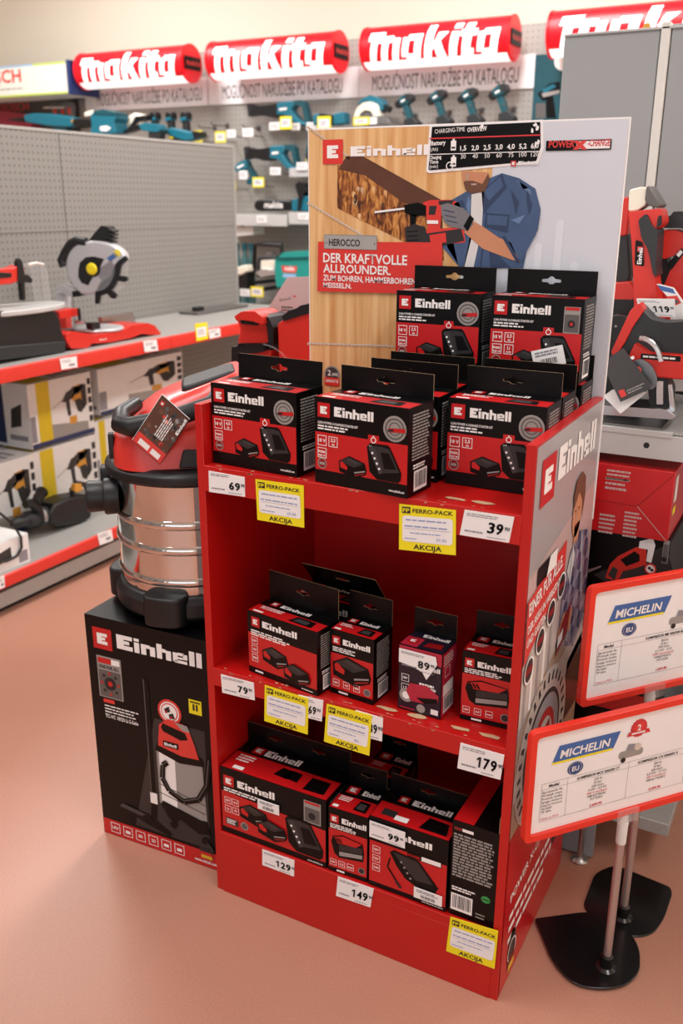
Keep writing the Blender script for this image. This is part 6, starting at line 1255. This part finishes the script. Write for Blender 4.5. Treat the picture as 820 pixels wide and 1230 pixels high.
t = wtool('circular_saw', 'teal and cream circular saw on a ledge above the poster', 'power tool', 3.66, [('guard', 'cream_plastic', [(424, 142), (428, 130), (436, 123), (446, 122), (454, 126), (456, 140), (448, 141), (446, 134), (438, 132), (432, 136), (430, 142)], .06, 0, .012), ('body', 'teal', [(428, 126), (434, 119), (444, 114), (452, 117), (460, 130), (456, 134), (450, 124), (438, 121)], .12, .01, .008), ('handle', 'black_plastic', [(454, 131), (462, 125), (468, 128), (466, 134), (460, 132), (457, 137)], .04, .03, .004), ('blade_area', 'dim_print', [(431, 136), (438, 132), (446, 134), (447, 142), (430, 143)], .03, .01, .004), ('base_plate', 'steel', [(420, 140), (462, 139), (470, 148), (420, 149)], .16, -.02, .002)])
DG = 'teal and black drills in a row above the poster'
DL = ['first hanging drill in the row above the poster, right of the circular saw', 'second hanging drill in the row above the poster', 'third hanging drill in the row above the poster', 'fourth hanging drill in the row, topmost, left of the teal poster']
for k, (dx, dy, s) in enumerate(((473, 112, .95), (511, 107, 1.0), (548, 105, 1.02), (585, 100, 1.08))):
    f = lambda a, b: (dx+a*s, dy+b*s)
    wtool('cordless_drill', DL[k], 'power tool', 3.72, [('motor', 'teal_dark', [f(4, 8), f(12, 1), f(20, 0), f(22, 7), f(18, 12), f(8, 16)], .06, 0, .006), ('chuck', 'black_plastic', [f(0, 14), f(3, 9), f(8, 11), f(8, 16), f(3, 19)], .045, .008, .004), ('cap', 'dark_plastic', [f(13, 1), f(20, 0), f(22, 6), f(20, 10), f(14, 8)], .066, -.003, .004), ('handle', 'teal_dark', [f(9, 14), f(16, 12), f(22, 32), f(16, 34)], .045, .008, .004), ('battery', 'dark_plastic', [f(12, 34), f(22, 30), f(29, 37), f(28, 42), f(12, 42)], .08, -.01, .004), ('plate', 'white_print', [f(8, 10), f(13, 7), f(14, 9), f(9, 12)], .004, -.003, .001)], DG)
# hooks
for k, (u, v) in enumerate(((490, 138), (532, 134), (571, 131), (610, 130), (247, 153), (262, 150), (300, 153))):
    p = at(u, v, y=3.8); t = thing('wall_hook', 'thin grey metal hook in the perforated wall '+['right of the first hanging drill', 'right of the second hanging drill', 'right of the third hanging drill', 'right of the fourth hanging drill', 'nearest the far third drill', 'beside another empty hook', 'under the upper saw'][k], 'hook', (p.x, 3.89, p.z)); mb = MB()
    mb.tube([(p.x, YW, p.z), (p.x, YW-.16, p.z-.004), (p.x, YW-.18, p.z+.012)], .004, 'dim_print', 6); mb.box(p.x-.012, p.x+.012, YW-.006, YW, p.z-.014, p.z+.014, 'dim_print'); mb.build('wire', t)
# teal poster with printed drill
t = thing('wall_poster', 'dark teal poster with a printed drill, beside the grey partition panel', 'poster', (-.5, 3.88, 1.8)); y = 3.865
mb = MB(); a = at(643, 66, y=y); b = at(720, 160, y=y); mb.box(a.x, b.x, y, y+.02, 1.55, a.z, 'teal_dark'); d = PXD(mb, y)
def tp(m, l, *px): d.poly([xz(u, v, y) for u, v in px], m, l)
tp('black_print', 1, (645, 113), (660, 100), (672, 98), (673, 112), (660, 116), (652, 122)); tp('teal', 2, (650, 108), (664, 101), (668, 104), (654, 112)); tp('black_print', 1, (655, 116), (664, 114), (668, 142), (656, 142)); tp('dim_print', 1, (643, 124), (655, 124), (655, 142), (643, 142)); tp('grey_print', 2, (650, 112), (672, 108), (672, 112), (652, 117))
a = xz(677, 72, y); d.disc(a[0], a[1], .05, 'white_print', 1); mb.build('sheet', t)
# price cards on the tool wall
WG = 'white price cards on the tool wall'
def wcard(u0, v0, u1, v1, label, yellow=False, y=3.73):
    a = at(u0, v0, y=y); b = at(u1, v1, y=y); mb = MB(); mb.box(a.x, b.x, y, y+.003, b.z, a.z, 'label_yellow' if yellow else 'paper'); d = PXD(mb, y); w, h = b.x-a.x, a.z-b.z
    if yellow: d.rect(a.x+w*.1, b.z+h*.18, b.x-w*.1, a.z-h*.2, 'paper', 1); d.scribble(a.x+w*.2, b.z+h*.3, b.x-w*.2, a.z-h*.3, 2, 'ink_grey', 2)
    else: d.scribble(a.x+w*.1, b.z+h*.2, b.x-w*.1, a.z-h*.2, 2, 'ink_grey', 1, .4)
    if y > 3.65: mb.tube([((a.x+b.x)/2, y+.003, b.z+.008), ((a.x+b.x)/2, YW, b.z+.008)], .003, 'dim_print', 5)
    return tag(mb.build('sale_card' if yellow else 'price_card'), label, 'sale card' if yellow else 'price card', 'yellow sale cards on the tool wall' if yellow else WG)
for c in ((258, 158, 271, 171, 'yellow card on the tool wall, far left of the upper saw', True), (336, 140, 350, 155, 'yellow card directly under the upper saw', True), (381, 140, 397, 156, 'yellow card under the cylinder tool above the poster edge', True), (424, 141, 443, 150, 'yellow card under the circular saw above the poster', True), (303, 213, 317, 225, 'yellow card below the small pistol drill', True), (231, 157, 243, 171, 'yellow card behind the angle drill at the shelving end', True), (367, 189, 376, 203, 'yellow card half hidden by the left poster edge', True), (276, 218, 283, 229, 'yellow card at the shelving end below the pistol drill', True),
          (272, 156, 283, 165, 'white card right of the far-left yellow card'), (291, 154, 304, 164, 'white card under the nose of the upper saw'), (323, 147, 336, 156, 'white card left of the yellow card under the upper saw'), (324, 201, 337, 210, 'white card below the lower saw'), (350, 148, 360, 156, 'white card right of the yellow card under the upper saw'), (368, 147, 380, 156, 'white card left of the cylinder tool'), (356, 195, 369, 204, 'white card on the small ledge under the lower saw'), (287, 205, 297, 215, 'white card behind the small pistol drill'), (308, 259, 320, 268, 'white card on the long ledge below the chainsaw bar'), (358, 256, 371, 264, 'white card on the ledge under the chainsaw body'), (444, 141, 452, 149, 'white card under the circular saw, right of a yellow card')):
    wcard(*c, y=3.6015 if c[1] > 250 else (3.69 if 194 < c[1] < 197 else 3.63 if c[0] in (424, 444) else 3.70 if c[0] in (381, 336) else 3.73))
wcard(288, 347, 300, 356, 'white card on the red rail under the work light', y=3.4215); wcard(301, 344, 316, 357, 'yellow card on the red rail under the work light', True, y=3.4215)
# goods on the shelf under the ledge
ZF = .7255; ZMIN = ZF+.0005
t = thing('work_light', 'black work light on a tube stand beside the teal bag', 'lamp', (-2.2, 3.6, ZF)); Y = 3.58
mb = MB(); mb.tube([at(u, v, y=Y) for u, v in ((300, 350), (305, 320), (306, 294), (320, 293), (338, 294), (339, 308))], .014, 'black_plastic', 8); mb.tube([at(u, v, y=Y+.2) for u, v in ((303, 340), (338, 336))], .012, 'black_plastic', 8); mb.tube([at(300, 346, y=Y), at(312, 348, y=Y+.1), at(338, 344, y=Y+.1)], .012, 'black_plastic', 8); mb.build('stand', t)
mb = MB(); OUT(mb, [(309, 308), (331, 307), (333, 320), (332, 332), (308, 334), (307, 322)], Y-.03, .09, 'dark_plastic', .01); mb.build('housing', t, .01)
mb = MB(); OUT(mb, [(313, 313), (330, 312), (330, 323), (313, 324)], Y-.036, .008, 'lens_white', .006); mb.build('lens', t, .002)
mb = MB(); OUT(mb, [(307, 327), (314, 323), (330, 324), (331, 330), (312, 333)], Y-.05, .02, 'foil', .006); mb.build('reflector', t, .003)
mb = MB(); OUT(mb, [(319, 304), (326, 304), (326, 309), (319, 309)], Y-.03, .04, 'dim_print', .003); mb.build('knob', t, .002)
t = thing('tool_bag', 'bright teal tool bag with red label on the shelf left of the poster', 'bag', (-1.95, 3.6, ZF)); Y = 3.52
mb = MB(); OUT(mb, [(330, 310), (371, 309), (390, 309), (390, 346), (332, 345), (330, 330)], Y, .22, 'bag_teal', .008); d = PXD(mb, Y); a, b = xz(338, 327, Y), xz(357, 320, Y); d.poly([(a[0]+.012, a[1]), (b[0]-.012, a[1]), (b[0], b[1]), (a[0], b[1])], 'label_red', 1); d.text('makita', a[0]+.02, a[1]+.012, .025, 'white_print', 2, True, w=b[0]-a[0]-.04, shear=.2); d.rect(a[0]+.01, a[1]-.03, b[0]-.01, a[1]-.008, 'sky_print', 1); mb.build('body', t, .012, 3)
mb = MB(); OUT(mb, [(333, 310), (340, 303), (390, 302), (390, 311), (331, 311)], Y-.006, .23, 'bag_teal', .006); mb.build('flap', t, .01, 3)
mb = MB(); OUT(mb, [(331, 309.5), (390, 308), (390, 309.5), (331, 311)], Y-.009, .004, 'teal_dark', .001); mb.build('zip', t)
t = thing('boxed_tool', 'white box with teal and red print hanging behind the end of the shelving', 'box', (-2.5, 3.6, 1.1)); Y = 3.64; ZMIN = -9
mb = MB(); OUT(mb, [(276, 262), (303, 259), (304, 282), (276, 284)], Y, .12, 'box_white', .001); d = PXD(mb, Y); d.poly([xz(u, v, Y) for u, v in ((276, 263), (288, 262), (288, 265), (276, 266))], 'label_red', 1); d.poly([xz(u, v, Y) for u, v in ((276, 266), (288, 265), (288, 270), (276, 271))], 'sky_print', 1); d.poly([xz(u, v, Y) for u, v in ((289, 264), (294, 262), (293, 273), (289, 272))], 'teal_dark', 1); mb.build('box', t)
ZMIN = ZF+.0005
BV = 'slim glassy teal cases standing on the wall shelf'
for k, (u0, u1) in enumerate(((281, 288), (290, 297), (298, 305))):
    t = thing('clear_tube_case', ['left teal-tinted clear tube case behind the shelving end', 'middle teal-tinted clear tube case under the white box', 'right teal-tinted clear tube case beside the work light'][k], 'case', (-2.5, 3.66, ZF), 0, BV); p = at((u0+u1)/2, 300, y=3.66); r = abs(at(u1, 300, y=3.66).x-at(u0, 300, y=3.66).x)/2
    mb = MB(); mb.lathe([(r*.5, 0), (r, .006), (r, .27), (r*.6, .30), (r*.6, .33)], 'glass_teal', (p.x, 3.66, ZF+.0005), n=18); mb.build('tube', t)
    mb = MB(); mb.lathe([(r*.5, .33), (r*.8, .33), (r*.8, .37), (r*.5, .37)], 'teal_dark', (p.x, 3.66, ZF), n=18); mb.build('cap', t)
t = thing('power_tool', 'white-topped tool in front of the clear tube cases', 'power tool', (-2.5, 3.5, ZF)); Y = 3.5
mb = MB(); OUT(mb, [(280, 322), (295, 318), (297, 326), (289, 331), (280, 330)], Y, .08, 'cream_plastic', .01); mb.build('top', t, .01); mb = MB(); OUT(mb, [(280, 329), (296, 326), (296, 346), (280, 347)], Y+.005, .09, 'black_plastic', .008); mb.build('body', t, .008)
